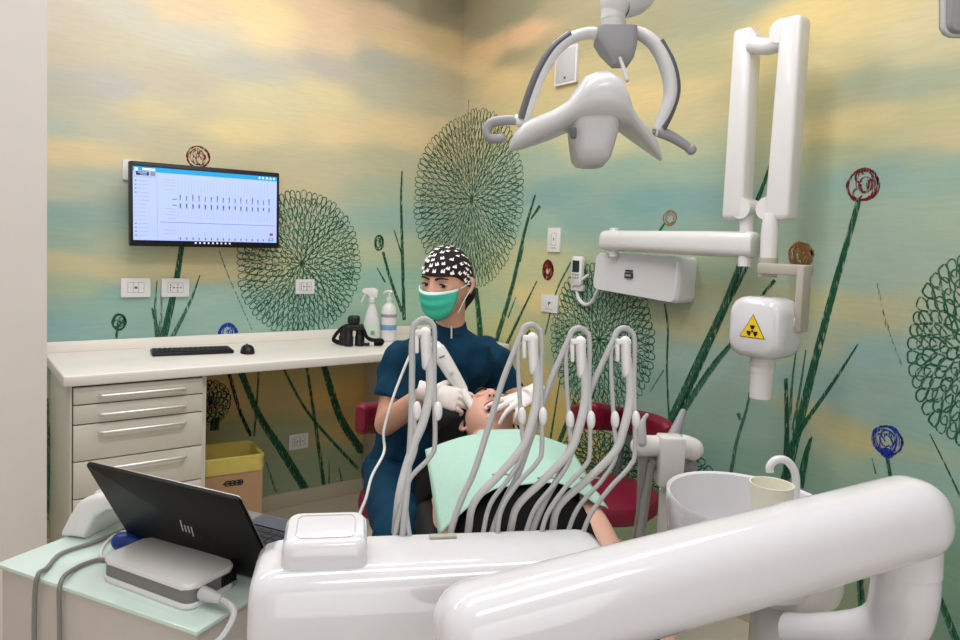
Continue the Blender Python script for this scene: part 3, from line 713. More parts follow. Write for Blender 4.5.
# white cradle
s0 = Z(62,540,ZC); 
t = thing('scanner_cradle', 'white arched scanner cradle on the cart behind the laptop', 'cradle', s0)
cxv = (Z(120,548,ZC)-Z(75,541,ZC)).normalized(); cyv = ZA.cross(cxv)
if cyv.dot(FWD) < 0: cyv = -cyv
b = bmn(); cw_ = .125
s0b = Z(62,537,ZC)
rings = []
prof = [(0,.0,.0),(.006,.02,.0),(.028,.058,.0),(.05,.075,.028),(.10,.088,.055),(.17,.094,.066),(.23,.088,.06),(.26,.07,.03),(.285,.0,.0)]
for (u, zt, zb) in [(0,.012,0),(.02,.045,0),(.035,.062,.0),(.05,.070,.0),(.06,.074,.018),(.075,.079,.040),(.10,.084,.054),(.125,.080,.056),(.135,.068,.058)]:
    zt *= 1.22; zb *= 1.22; hh = max(.004, zt-zb); zc = (zt+zb)/2
    rings.append([s0b+cxv*u+cyv*(cw_/2+q_[0])+ZA*(zc+q_[1]+.0005) for q_ in rr(cw_*(1-.15*(u > .19)), hh, min(.012,hh*.45), 3)])
loft(b, rings); obj('shell', b, WHITE, t)
b = bmn(); tube(b, [s0b+cxv*.03+cyv*.06+ZA*.077, s0b+cxv*.055+cyv*.07+ZA*.0875, s0b+cxv*.1+cyv*.075+ZA*.1015], [.012,.02,.016], n=14, ell=.25, up=ZA); obj('rest_groove', b, LGREY, t)
bp_ = Z(121,551,ZC)
b = bmn(); tube(b, [bp_+ZA*.020, bp_+rt*.02+ZA*.020, bp_+rt*.05+ZA*.016, bp_+rt*.085+ZA*.014], [.018,.019,.012,.008], n=14, caps='round'); t = tag(obj('blue_plug', b, BLUEP, loc=bp_), 'glossy blue plug lying between white box and laptop', 'plug')
def cable(name, label, pts, r, m):
    b = bmn(); tube(b, pts, r, n=8, sm=8, caps='round'); return tag(obj(name, b, m, loc=pts[0]), label, 'cable', 'grey cables over the cart edge' if name == 'grey_cable' else None)
e1, e2 = Z(43,574,ZC), Z(68,582,ZC)
cable('grey_cable', 'outer grey cable looping from behind the laptop over the cart edge at left', [Z(128,528,ZC+.005), Z(97,541,ZC+.005), Z(62,553,ZC+.005), Z(47,568,ZC+.005), Z(43,574,ZC+.005)-vx.cross(ZA)*0-wx*.010, e1-wx*.016-ZA*.06, e1-wx*.016-ZA*.25], .0042, HOSED)
cable('grey_cable', 'inner grey cable beside the white box hanging over the cart edge', [Z(140,541,ZC+.005), Z(112,558,ZC+.005), Z(96,560,ZC+.005), Z(76,568,ZC+.005), Z(66,580,ZC+.005)-wx*.010, e2-wx*.016-ZA*.06, e2-wx*.016+vx*-.006-ZA*.25], .0042, HOSED)
cable('thin_white_cable', 'thin pale cable coiled on the cart behind the white box', [Z(137,531,ZC+.004), Z(118,533,ZC+.004), Z(104,545,ZC+.004), Z(101,556,ZC+.004), Z(108,561,ZC+.004)], .003, OFFW)

# ------------------------------------------------------------------ dental chair under the patient
UX = V((.889,-.454,0)).normalized(); UY = V((.454,.889,0)).normalized()     # across and along the patient (head away from camera)
HEAD = P(489,422,2.13)
def pl(u, v, z): p = V((HEAD.x,HEAD.y,0))+UX*u+UY*v; p.z = z; return p       # patient frame, v=0 at the head
t = thing('dental_chair', 'black padded dental chair reclined under the patient', 'chair', pl(0,-.8,0))
b = bmn()
def pad(bm, secs, thick):
    rings = []
    for (v, z, w_) in secs: rings.append([pl(q_[0],v,z+q_[1]) for q_ in rr(w_, thick, thick*.45, 4)])
    loft(bm, rings)
pad(b, [(-.10,.70,.30),(-.16,.685,.44),(-.3,.66,.50),(-.5,.595,.50),(-.7,.53,.48),(-.74,.52,.46)], .085); obj('backrest', b, BLACKM, t)
b = bmn(); pad(b, [(-.74,.50,.46),(-.9,.475,.5),(-1.15,.49,.46),(-1.4,.48,.42),(-1.75,.44,.34),(-1.8,.44,.30)], .085); obj('seat', b, BLACKM, t)
b = bmn(); pad(b, [(-.05,.735,.22),(0,.745,.29),(.10,.775,.29),(.15,.79,.2)], .06); tube(b, [P(446,440,2.29), P(447,422,2.31), P(448,408,2.33)], [.05,.062,.05], n=18, caps='round', ell=.5, up=FWD); obj('headrest', b, BLACKM, t)
b = bmn(); box(b, pl(0,-.95,.24), (.22,.4,.40), (UX,UY,ZA), bev=.04, seg=3); box(b, pl(0,-.95,.03), (.5,.95,.06), (UX,UY,ZA), bev=.025, seg=3); obj('pedestal', b, WHITE, t)

# ------------------------------------------------------------------ burgundy stools
def gas_stool(name, label, c, seat_z, seat_r, back_pts, back_h, seat_sx=1.0):
    t = thing(name, label, 'stool', V((c.x,c.y,0)), 'burgundy stools')
    b = bmn(); lathe(b, [(.06,seat_z-.085),(seat_r*.9,seat_z-.08),(seat_r,seat_z-.06),(seat_r*1.01,seat_z-.035),(seat_r*.97,seat_z-.012),(seat_r*.8,seat_z),(.02,seat_z+.002)], V((c.x,c.y,0)), n=40); obj('seat', b, BURG, t)
    b = bmn(); rings = []
    path = cat([tuple(p) for p in back_pts], 8); P3 = [V(p) for p in path]
    for i, p in enumerate(P3):
        d = (P3[min(len(P3)-1,i+1)]-P3[max(0,i-1)]); d.z = 0; d.normalize(); nrm = d.cross(ZA)
        e = min(i, len(P3)-1-i); sc = .72 if e == 0 else (.92 if e == 1 else 1)
        rings.append([p+nrm*(q_[0]*sc)+ZA*(q_[1]*sc) for q_ in rr(.055, back_h, .024, 4)])
    loft(b, rings); obj('backrest', b, BURG, t)
    b = bmn(); cyl(b, V((c.x,c.y,.10)), V((c.x,c.y,seat_z-.08)), .025, n=20); obj('gas_column', b, STEEL, t)
    mid = P3[len(P3)//2]; b = bmn(); tube(b, [V((c.x,c.y,seat_z-.09)), V(((c.x+mid.x)/2,(c.y+mid.y)/2,seat_z-.10)), V((mid.x,mid.y,seat_z-.04)), V((mid.x,mid.y,mid.z-back_h*.3))], .014, n=10); obj('back_bracket', b, DGREY, t)
    for k in range(5):
        a = 2*PI*k/5+.3; d = V((math.cos(a),math.sin(a),0)); e = V((c.x,c.y,0))+d*.25
        b = bmn(); tube(b, [V((c.x,c.y,.11)), V((c.x,c.y,.10))+d*.1, e+ZA*.075], [.026,.022,.016], n=10); l = obj('base_leg', b, STEEL, t)
        b = bmn(); cyl(b, e+ZA*.03-d.cross(ZA)*.015, e+ZA*.03+d.cross(ZA)*.015, .03, n=16); obj('caster', b, BLACK, l)
    return t
s_c = P(604,505,2.62)
gas_stool('assistant_stool', 'burgundy assistant stool with curved backrest standing beside the patient', s_c, .495, .20,
          [P(573,417,3.06), P(594,416,2.80), P(622,420,3.06), P(652,428,2.68), P(670,438,2.52)], .112)
d_c = P(412,505,2.5)
gas_stool('dentist_stool', 'burgundy stool with padded back on which the dentist sits', d_c, .50, .19,
          [P(360,419,2.62), P(372,418,2.72), P(410,415,2.82), P(450,415,2.84)], .125)

# ------------------------------------------------------------------ people
def head_mesh(bm, c, xr, yf, zu, sc=1.0, open_mouth=False, nose=1.0):
    """xr = subject's side axis, yf = facing, zu = crown"""
    n, m = 72, 56; rings = []
    g = lambda x, s: math.exp(-(x/s)**2)
    for j in range(m):
        th = PI*(j+.2)/(m-.6); ring = []
        for i in range(n):
            ph = 2*PI*i/n
            dx, dy, dz = math.sin(th)*math.cos(ph), math.sin(th)*math.sin(ph), math.cos(th)
            x, y, z = .074*dx, .096*dy, .116*dz
            if z < 0:
                tt = -z/.116
                x *= 1-.30*tt**1.6; y = y*(1-.05*tt)+.012*tt if y > 0 else y*(1-.35*tt)+.010*tt
            if y > 0 and abs(z) > 0: y = y**.94*(.096**.06) if y > 0 else y
            f = max(0, dy)**1.2
            if dy > 0:
                zz = z
                nz_ = 0
                if -.040 < zz < .030: nz_ = ((.030-zz)/.058) if zz > -.028 else max(0, 1-(-.028-zz)/.012)
                y += f*.026*nose*nz_*g(x, .010+.008*max(0,nz_))
                y -= f*.010*(g(abs(x)-.031,.016)*g(zz-.014,.012))
                y += f*.005*g(zz-.034,.012)*g(x,.05)
                y += f*.006*g(x,.024)*(g(zz+.056,.006)+1.1*g(zz+.070,.007))
                y -= f*.004*g(x,.028)*g(zz+.063,.003)
                y += f*.008*g(x,.022)*g(zz+.100,.016)
                y += f*.004*g(abs(x)-.042,.02)*g(zz+.015,.02)
                if open_mouth: y -= f*.034*g(x,.021)*g(zz+.063,.011)
            ring.append(c+(xr*x+yf*y+zu*z)*sc)
        rings.append(ring)
    loft(bm, rings)
    for s in (-1,1):                                 # ears
        e = c+(xr*(s*.074)+yf*(-.008)+zu*(-.006))*sc
        tube(bm, [e+zu*.028*sc-yf*.004*sc, e+zu*.020*sc-yf*.014*sc+xr*s*.008*sc, e-yf*.015*sc+xr*s*.010*sc, e-zu*.022*sc-yf*.004*sc+xr*s*.004*sc], [.007,.008,.008,.006], n=8, caps='round')
def hand(bm, wrist, palm_dir, palm_nrm, thumb_side, curls, spread=.15, sc=1.0, thumb=None):
    """palm + five fingers; curls = bend angle per joint for index..little; palm_nrm points out of the palm"""
    f = V(palm_dir).normalized(); nn = V(palm_nrm); nn = (nn-f*nn.dot(f)).normalized(); s = V(thumb_side); s = (s-f*s.dot(f)-nn*s.dot(nn)).normalized()
    kn = []
    for k, (u, l) in enumerate(((.030,.090),(.010,.094),(-.010,.090),(-.028,.082))): kn.append(wrist+(f*l+s*u)*sc)
    rings = []
    for (l, hw, th) in ((-.01,.026,.019),(.02,.032,.018),(.05,.040,.017),(.078,.042,.014),(.092,.039,.011)):
        rings.append([wrist+(f*l+s*(hw*math.cos(2*PI*q_/20))+nn*(th*math.sin(2*PI*q_/20)))*sc for q_ in range(20)])
    loft(bm, rings)
    for k, kp in enumerate(kn):
        lens = ((.042,.025,.021),(.046,.029,.022),(.043,.027,.021),(.034,.020,.018))[k]
        rr_ = (.0095,.0095,.0090,.0080)[k]; a = 0; p = kp-f*.012*sc; pts = [p, kp]; rad = [rr_*1.1, rr_*1.05]
        base = (f+s*((.5-.33*k)*spread)).normalized(); cur = kp
        for q_, ll in enumerate(lens):
            a += curls[k][q_]; d = base*math.cos(a)+nn*math.sin(a); cur = cur+d*ll*sc; pts.append(cur); rad.append(rr_*(.95-.1*q_))
        tube(bm, pts, [x*sc for x in rad], n=10, sm=3, caps='round')
    tb = wrist+(f*.022+s*.026)*sc
    th = thumb or [f*.45+s*.75+nn*.35, f*.75+s*.35+nn*.45, f*.85+s*.1+nn*.4]
    pts = [tb-s*.008*sc, tb]; cur = tb
    for d, ll in zip(th, (.040,.032,.026)): cur = cur+V(d).normalized()*ll*sc; pts.append(cur)
    tube(bm, pts, [x*sc for x in (.014,.0145,.0115,.0105,.009)], n=10, sm=3, caps='round')

# ---- dentist
H = P(447,283,2.30)
side = (-RIGHT); side.z = 0; side.normalize(); toward = V((-FWD.x,-FWD.y,0)).normalized()
yaw = math.radians(26)
dyf = (toward*math.cos(yaw)+side*math.sin(yaw)-ZA*.16).normalized()
dzu = (ZA-dyf*ZA.dot(dyf)); dzu = (dzu+RIGHT*.03).normalized(); dxr = dyf.cross(dzu).normalized(); dzu = dxr.cross(dyf).normalized()
hip = V((P(410,505,2.52).x, P(410,505,2.52).y, .575))
neck = P(450,326,2.36); chest = P(445,385,2.42); 
shR, shL = P(402,358,2.40), P(490,356,2.46)
elR, elL = P(386,424,2.34), P(509,402,2.50)
wrR, wrL = P(427,392,2.12), P(533,394,2.08)
t = thing('person', 'person seated in dark blue scrubs, patterned cap and green mask, holding a white scanner', 'person', V((hip.x,hip.y,0)))
b = bmn(); head_mesh(b, H, dxr, dyf, dzu, 1.0)
tube(b, [H-dzu*.05-dyf*.02, neck+ZA*.0, neck-ZA*.05], [.052,.050,.055], n=20, sm=4, caps='round')
def torso(bm, secs):
    rings = []
    for (c_, hw, hd) in secs: rings.append([c_+rt*(hw*math.cos(2*PI*k/28))+fw*(hd*math.sin(2*PI*k/28)) for k in range(28)])
    loft(bm, rings)
def mixp(a, b_, f): return a*(1-f)+b_*f
torso(b, [(mixp(neck,hip,.04),.05,.05),(mixp(neck,hip,.11),.13,.07),(mixp(neck,hip,.2),.155,.095),(mixp(neck,hip,.5),.135,.09),(mixp(neck,hip,.75),.12,.09),(mixp(neck,hip,1),.15,.11),(hip-ZA*.05,.14,.11)])
tube(b, [shR, elR], [.047,.040], n=16, sm=4, caps='round'); tube(b, [elR, mixp(elR,wrR,.35), wrR], [.039,.040,.026], n=16, caps='round')
tube(b, [shL, elL], [.047,.040], n=16, sm=4, caps='round'); tube(b, [elL, mixp(elL,wrL,.35), wrL], [.039,.040,.026], n=16, caps='round')
knR, knL = P(398,560,2.02), P(515,560,2.12); knR.z = .53; knL.z = .50
ftR, ftL = knR.copy(), knL.copy(); ftR.z = ftL.z = .07; ftR += fw*.05; ftL += fw*.05
hR, hL = hip-rt*.085-ZA*.02, hip+rt*.085-ZA*.02
for h_, k_, f_ in ((hR,knR,ftR),(hL,knL,ftL)):
    tube(b, [h_, k_], [.078,.056], n=16, sm=4, caps='round'); tube(b, [k_, mixp(k_,f_,.35), f_], [.054,.052,.036], n=16, caps='round')
    tube(b, [f_-ZA*.01+fw*.04, f_-fw*.08-ZA*.03, f_-fw*.17-ZA*.04], [.035,.036,.026], n=12, caps='round')
solid('body', b, .0045, SKIN, t, smooth=3)
b = bmn()
torso(b, [(mixp(neck,hip,.0),.056,.056),(mixp(neck,hip,.03),.066,.066),(mixp(neck,hip,.075),.115,.080),(mixp(neck,hip,.12),.155,.092),(mixp(neck,hip,.22),.178,.112),(mixp(neck,hip,.5),.165,.115),(mixp(neck,hip,.75),.150,.11),(mixp(neck,hip,1.02),.160,.13)])
tube(b, [mixp(shR,shL,.1), shR-ZA*.002, mixp(shR,elR,.35), mixp(shR,elR,.62)], [.062,.066,.066,.069], n=20, sm=4)
tube(b, [mixp(shL,shR,.1), shL-ZA*.002, mixp(shL,elL,.4), mixp(shL,elL,.85)], [.062,.066,.066,.066], n=20, sm=4)
top = solid('scrub_top', b, .006, NAVY, t, smooth=3, wrinkle=.016, wscale=22)
b = bmn(); nc = mixp(neck,hip,.02)
rings = []
for hh, r_ in ((-.02,.066),(.0,.062),(.025,.056),(.028,.052),(.0,.055)): rings.append([nc+rt*(r_*math.cos(2*PI*k/28))+fw*(r_*.98*math.sin(2*PI*k/28)+.004)+ZA*hh*(1.0-.35*math.sin(2*PI*k/28)*-1) for k in range(28)])
loft(b, rings, caps=False); obj('collar', b, NAVY, top)
b = bmn(); cyl(b, nc-fw*.064+ZA*.018-rt*-.01, nc-fw*.078-ZA*.022-rt*-.012, .0028, n=8); obj('zip_pull', b, STEEL, top)
b = bmn()
for h_, k_, f_ in ((hR,knR,ftR),(hL,knL,ftL)):
    tube(b, [h_, mixp(h_,k_,.5), k_], [.092,.084,.070], n=20, sm=4, caps='round'); tube(b, [k_, mixp(k_,f_,.4), mixp(k_,f_,.85)], [.069,.064,.060], n=20, sm=4)
torso(b, [(hip+ZA*.03,.155,.12),(hip-ZA*.03,.165,.125),(hip-ZA*.075,.15,.115)])
solid('scrub_trousers', b, .006, NAVY, t, smooth=3, wrinkle=.013, wscale=15)
# gloved right hand gripping the scanner: scanner axis
w0, w1, w2 = P(436,347,2.17), P(461,388,2.145), P(479,419,2.075)
waxis = (w2-w0).normalized()
b = bmn()
camdir = (V(CAM)-w1).normalized()
hx = (RIGHT*.95+DOWN*.24).normalized()
hand(b, wrR+hx*.012, hx, (DOWN*.45+FWD*.85), (-DOWN*.8+FWD*.4), [(.40,.55,.35),(.45,.6,.4),(.5,.65,.45),(.55,.7,.5)], sc=.92, thumb=[hx*.55-DOWN*.35+FWD*.6, hx*.9+FWD*.3, hx*.9+DOWN*.35])
tube(b, [wrR-hx*.03, wrR-hx*.0, wrR+hx*.03], [.031,.029,.028], n=18, sm=3)
solid('glove', b, .0028, GLOVE, t, smooth=2, wrinkle=.0015, wscale=60)
b = bmn()
hx2 = (P(495,411,1.99)-wrL).normalized()
hand(b, wrL-hx2*.0, hx2, (DOWN*.75+FWD*.45), (-DOWN*.8+FWD*.5), [(.10,.25,.2),(.15,.3,.2),(.25,.45,.3),(.6,.7,.5)], spread=.55, sc=.86, thumb=[hx2*.5+FWD*.3+DOWN*.6, hx2*.8+DOWN*.3, hx2*.9+DOWN*.1])
tube(b, [wrL-hx2*.03, wrL, wrL+hx2*.03], [.031,.029,.028], n=18, sm=3)
solid('glove', b, .0028, GLOVE, t, smooth=2, wrinkle=.0015, wscale=60)
# cap with printed teeth
def cap_pt(az, el, off=0):
    r = 1.0+off
    x, y, z = .081*math.cos(el)*math.sin(az), .106*math.cos(el)*math.cos(az), .122*math.sin(el)
    if el < .5: pass
    return H+dxr*(x*r)+dyf*((y-.003)*r)+dzu*((z+.004)*r)
b = bmn(); rings = []
for j in range(16):
    f = j/15; ring = []
    for i in range(48):
        az = 2*PI*i/48; e0 = .30 if abs(math.atan2(math.sin(az),math.cos(az))) < 1.0 else .30-.62*min(1,(abs(math.atan2(math.sin(az),math.cos(az)))-1.0)/1.0)
        ring.append(cap_pt(az, e0+(1.5-e0)*f))
    rings.append(ring)
rim = [p+(H-p)*.05 for p in rings[0]]
loft(b, [rim]+rings)
rnd = random.Random(5); placed = []
toothpoly = [(-.5,.35),(-.35,.5),(-.12,.5),(0,.42),(.12,.5),(.35,.5),(.5,.35),(.42,0),(.38,-.5),(.2,-.5),(.1,-.1),(-.1,-.1),(-.2,-.5),(-.38,-.5),(-.42,0)]
tries = 0
while len(placed) < 140 and tries < 6000:
    tries += 1
    az = rnd.uniform(-PI,PI); el = math.asin(rnd.uniform(-.3,.98)); 
    lim = .31 if abs(az) < 1.0 else .31-.62*min(1,(abs(az)-1.0)/1.0)
    if el < lim+.02: continue
    p = cap_pt(az, el)
    if any((p-q_).length < .0188 for q_ in placed): continue
    placed.append(p); s_ = rnd.uniform(.0128,.0152); ro = rnd.uniform(-.5,.5)
    nr = (p-H).normalized(); tx, ty, _ = frame_from(nr, dxr); ty_ = nr.cross(tx)
    def tp(u, v):
        u2, v2 = u*math.cos(ro)-v*math.sin(ro), u*math.sin(ro)+v*math.cos(ro)
        d_ = p+tx*(u2*s_)+ty_*(v2*s_); return d_+nr*.0012
    for idx in ([0,1,2,3,13,14],[3,4,5,6,7,13],[13,7,8,9,10,11,12]):
        pts = [tp(*toothpoly[i]) for i in ([0,1,2,3,11,14] if idx[0] == 0 else ([3,4,5,6,7,10] if idx[0] == 3 else []))]
        if pts: flat(b, pts, 1)
    flat(b, [tp(*toothpoly[i]) for i in (14,11,12,13)], 1); flat(b, [tp(*toothpoly[i]) for i in (10,7,8,9)], 1); flat(b, [tp(*toothpoly[i]) for i in (3,10,11)], 1)
obj('cap', b, [CAPB,CAPW], t, sharp=60, label='black cloth cap printed with white teeth')
# mask
b = bmn(); g = []
NU, NV = 22, 14
def face_y(x, z):
    return .098*math.sqrt(max(0.02, 1-(x/.079)**2*.92))
for j in range(NV+1):
    v = j/NV; row = []
    for i in range(NU+1):
        u = -1+2*i/NU
        z = -.010+.006*u*u-.102*v+.020*u*u*v*v
        wd = .070-.026*v**2.2
        x = u*wd
        y = face_y(x, z)+.020*(1-u*u)*(1-abs(v-.25)*.9)-.018*v*v*(1-.5*u*u)+.004
        y += .0035*math.sin(v*PI*6)*(1-u*u)
        if v > .9: y -= .02*(v-.9)/.1
        row.append(b.verts.new(H+dxr*x+dyf*y+dzu*(z+.002)))
    g.append(row)
for j in range(NV):
    for i in range(NU):
        f = b.faces.new((g[j][i],g[j][i+1],g[j+1][i+1],g[j+1][i])); f.material_index = 1 if j == 0 else 0
mk = obj('mask', b, [MASKM,MASKW], t, sharp=180, label='green pleated face mask')
md = mk.modifiers.new('thick', 'SOLIDIFY'); md.thickness = .003; md.offset = 1
for s in (-1,1):
    b = bmn(); e = H+dxr*(s*.082)-dyf*.010+dzu*.012; a0 = H+dxr*(s*.070)+dyf*.036-dzu*.006; a1 = H+dxr*(s*.062)+dyf*.04-dzu*.085
    tube(b, [a0, mixp(a0,e,.5)+dxr*(s*.004), e, e-dyf*.012-dzu*.02, mixp(a1,e,.45)+dxr*(s*.006), a1], .0016, n=6)
    obj('ear_loop', b, MASKW, mk)
for s in (-1,1):
    b = bmn(); ball(b, H+dxr*(s*.031)+dyf*.0795+dzu*.009, (.0125,.011,.0062), (dxr,dyf,dzu)); e = obj('eye', b, EYEW, t)
    b = bmn(); ball(b, H+dxr*(s*.031-.003)+dyf*.0855+dzu*.0085, (.0068,.006,.0058), (dxr,dyf,dzu)); obj('iris', b, EYEM, e)
    b = bmn(); tube(b, [H+dxr*(s*.031-.015)+dyf*.0865+dzu*.0110, H+dxr*(s*.031)+dyf*.0915+dzu*.0150, H+dxr*(s*.031+.016)+dyf*.0825+dzu*.0105], [.0014,.0028,.0018], n=6, caps='round'); obj('eyelashes', b, BROW, t)
    b = bmn(); tube(b, [H+dxr*(s*.013)+dyf*.0965+dzu*.0300, H+dxr*(s*.030)+dyf*.0955+dzu*.0355, H+dxr*(s*.050)+dyf*.0815+dzu*.031], [.0035,.0036,.0014], n=8, caps='round', ell=.6, up=dyf); obj('eyebrow', b, BROW, t)
b = bmn(); rings = []
tube(b, [H-dyf*.085-dzu*.02, H-dyf*.098-dzu*.055, H-dyf*.085-dzu*.10], [.035,.04,.02], n=14, caps='round', ell=1.4, up=dxr); obj('hair', b, BROW, t)
# ---- scanner in the right hand
t = thing('intraoral_scanner', 'white wand scanner held in the gloved hand over the open mouth', 'scanner', w1)
b = bmn(); tube(b, [w0, mixp(w0,w1,.10), mixp(w0,w1,.5), w1, mixp(w1,w2,.15)], [.020,.0245,.0235,.019,.015], n=20, ell=.8, up=camdir, caps='round'); obj('handle', b, WHITE, t)
b = bmn(); tube(b, [mixp(w1,w2,.1), mixp(w1,w2,.5), w2, w2+waxis*.02], [.0150,.0125,.0095,.007], n=16, ell=.8, up=camdir, caps='round'); obj('tip', b, OFFW, t)
b = bmn(); m_ = mixp(w0,w1,.62)+camdir*.0195
box(b, m_, (.012,.012,.002), (waxis.cross(camdir).normalized(), waxis, camdir), bev=.0008); obj('button', b, LGREY, t)
b = bmn(); box(b, mixp(w0,w1,.25)+camdir*.0199, (.018,.004,.0015), ((RIGHT*.9-DOWN*.4).normalized(), (DOWN*.9+RIGHT*.4).normalized(), camdir)); obj('status_mark', b, DGREY, t)
cable('scanner_cable', 'white cable hanging from the scanner past the dentist sleeve', [w0-waxis*.015, P(425,330,2.14), P(414,346,2.10), P(395,392,2.05), P(384,430,2.02), P(384,452,2.0), P(372,476,1.9), P(366,498,1.75), P(358,520,1.5), P(352,560,1.4)], .0042, WHITE)

# ---- patient
t = thing('person', 'person in black shirt lying back with open mouth under a mint bib', 'person', pl(0,-.5,0))
pz = (fw*.95+ZA*.26-rt*.06).normalized()
py_ = (ZA-pz*ZA.dot(pz)).normalized(); px_ = py_.cross(pz).normalized()
hp = HEAD
b = bmn(); head_mesh(b, hp, px_, py_, pz, 1.0, open_mouth=True)
sh = pl(0,-.24,.745)
tube(b, [hp-pz*.05-py_*.022, hp-pz*.13-py_*.020, sh+ZA*.01], [.055,.058,.07], n=20, sm=4, caps='round')
def ptorso(bm, secs):
    rings = []
    for (v, z, hw, hh) in secs: rings.append([pl(hw*math.cos(2*PI*k/28), v, z+hh*math.sin(2*PI*k/28)) for k in range(28)])
    loft(bm, rings)
ptorso(b, [(-.17,.745,.07,.05),(-.21,.74,.15,.07),(-.27,.73,.17,.09),(-.4,.715,.155,.10),(-.6,.65,.14,.09),(-.78,.60,.16,.09),(-.86,.59,.14,.08)])
psR, psL = P(437,482,2.0), P(549,480,1.93)
peR, peL = P(448,527,1.76), P(582,508,1.76)
pwR, pwL = P(500,560,1.60), P(641,611,1.47)
for s_, e_, w_ in ((psR,peR,pwR),(psL,peL,pwL)):
    tube(b, [s_, e_], [.05,.042], n=16, sm=4, caps='round'); tube(b, [e_, mixp(e_,w_,.3), w_], [.040,.041,.027], n=16, caps='round')
hdL = (pwL-peL).normalized(); hdR = (pwR-peR).normalized()
hand(b, pwL, hdL, (-ZA), -UX, [(.2,.3,.2)]*4, sc=.95); hand(b, pwR, hdR, (-ZA), UX, [(.2,.3,.2)]*4, sc=.95)
for s in (-1,1):
    h_, k_, f_ = pl(s*.09,-.85,.585), pl(s*.11,-1.28,.575), pl(s*.11,-1.68,.53)
    tube(b, [h_,k_], [.08,.058], n=16, sm=4, caps='round'); tube(b, [k_, mixp(k_,f_,.3), f_], [.056,.054,.036], n=16, caps='round')
    tube(b, [f_-UY*-.03, f_+ZA*.05-UY*.02, f_+ZA*.14-UY*.03], [.036,.036,.026], n=12, caps='round')
solid('body', b, .0042, SKINP, t, smooth=2)
b = bmn(); ptorso(b, [(-.185,.745,.085,.060),(-.21,.742,.165,.082),(-.27,.732,.188,.104),(-.4,.717,.175,.114),(-.6,.652,.16,.105),(-.80,.60,.175,.102)])
for s_, e_ in ((psR,peR),(psL,peL)): tube(b, [mixp(s_,sh,.2), s_, mixp(s_,e_,.62)], [.066,.064,.062], n=18, sm=4)
solid('shirt', b, .006, SHIRT, t, smooth=3, wrinkle=.006, wscale=14)
b = bmn()
for s in (-1,1):
    h_, k_, f_ = pl(s*.09,-.85,.585), pl(s*.11,-1.28,.575), pl(s*.11,-1.68,.53)
    tube(b, [h_,k_], [.096,.074], n=18, sm=4, caps='round'); tube(b, [k_, mixp(k_,f_,.9)], [.072,.058], n=18, sm=4)
ptorso(b, [(-.77,.60,.172,.10),(-.87,.59,.165,.092)])
solid('trousers', b, .007, SHIRT, t, smooth=3)
b = bmn(); ball(b, hp+py_*.082-pz*.0635, (.021,.010,.011), (px_,py_,pz)); obj('mouth', b, MOUTHD, t, label='dark inside of the open mouth')
b = bmn()
tube(b, [hp+px_*(.021*math.cos(a))+pz*(-.0635+.0145*math.sin(a))+py_*(.0985-.008*abs(math.cos(a))) for a in [2*PI*i/20 for i in range(21)]], .0034, n=8, sm=2); obj('lips', b, LIP, t)
b = bmn(); rings = []
for j in range(10):
    f = j/9; el = -.15+1.65*f
    rings.append([hp+px_*(.079*math.cos(el)*math.sin(a))+py_*((.101*math.cos(el)*math.cos(a)) if math.cos(a) < 0 else .101*math.cos(el)*math.cos(a)*(.15+.8*f))+pz*(.122*math.sin(el)) for a in [2*PI*i/32 for i in range(32)]])
loft(b, rings); obj('hair', b, BROW, t)
for s in (-1,1):
    b = bmn(); ball(b, hp+px_*(s*.031)+py_*.0795+pz*.013, (.014,.012,.006), (px_,py_,pz)); obj('eyelid', b, SKINP, t)
    b = bmn(); ball(b, hp+px_*(s*.0065)+py_*.108-pz*.0335, (.0035,.004,.0025), (px_,py_,pz)); obj('nostril', b, MOUTHD, t)
    b = bmn(); tube(b, [hp+px_*(s*.013)+py_*.0965+pz*.030, hp+px_*(s*.030)+py_*.0955+pz*.0355, hp+px_*(s*.050)+py_*.0815+pz*.031], [.003,.0032,.0012], n=8, caps='round'); obj('eyebrow', b, BROW, t)
from mathutils.bvhtree import BVHTree
_bv = []
for o_ in t.children:
    if o_.name.startswith(('shirt','body')):
        _bv.append((BVHTree.FromPolygons([v.co for v in o_.data.vertices], [p.vertices for p in o_.data.polygons]), V(o_['_w'])))
def ground(p):
    zz = -9
    for bv, w_ in _bv:
        h_ = bv.ray_cast(V((p.x-w_.x,p.y-w_.y,2)), V((0,0,-1)))
        if h_[0] is not None: zz = max(zz, h_[0].z+w_.z)
    return zz
# bib draped on the chest
b = bmn(); g = []
NU, NV = 40, 32
for j in range(NV+1):
    f = j/NV; row = []
    for i in range(NU+1):
        u = -1+2*i/NU
        v = -.165-.31*f
        x = u*.205 if u > 0 else u*.215
        top = .845-.012*f if f < .3 else .8414-.05*(f-.3)
        z = top+.010-(.045+(.070 if x < 0 else .045)*f)*(max(0,abs(x)-.07)/.145)**1.5
        z += .006*noise.noise(V((x*9, v*9, 2)))+.004*math.sin((x*.7+v)*40)*max(0,f-.25)*(.5+.5*noise.noise(V((x*5,v*5,1))))
        if abs(u) < .35 and f < .12: z += .012*(1-f/.12)
        q_ = pl(x, v+.02*noise.noise(V((x*4,1,3))), z)
        gz = max(ground(q_+V((ax_*.012,ay_*.012,0))) for ax_ in (-1,0,1) for ay_ in (-1,0,1))
        if gz > q_.z-.006 and gz < q_.z+.08: q_.z = gz+.006
        row.append(b.verts.new(q_))
    g.append(row)
for j in range(NV):
    for i in range(NU): b.faces.new((g[j][i],g[j][i+1],g[j+1][i+1],g[j+1][i]))
bib = tag(obj('bib', b, BIB, sharp=25, loc=pl(0,-.3,.8)), 'mint green paper bib spread over the chest of the lying patient', 'bib')
md = bib.modifiers.new('thick', 'SOLIDIFY'); md.thickness = .0015

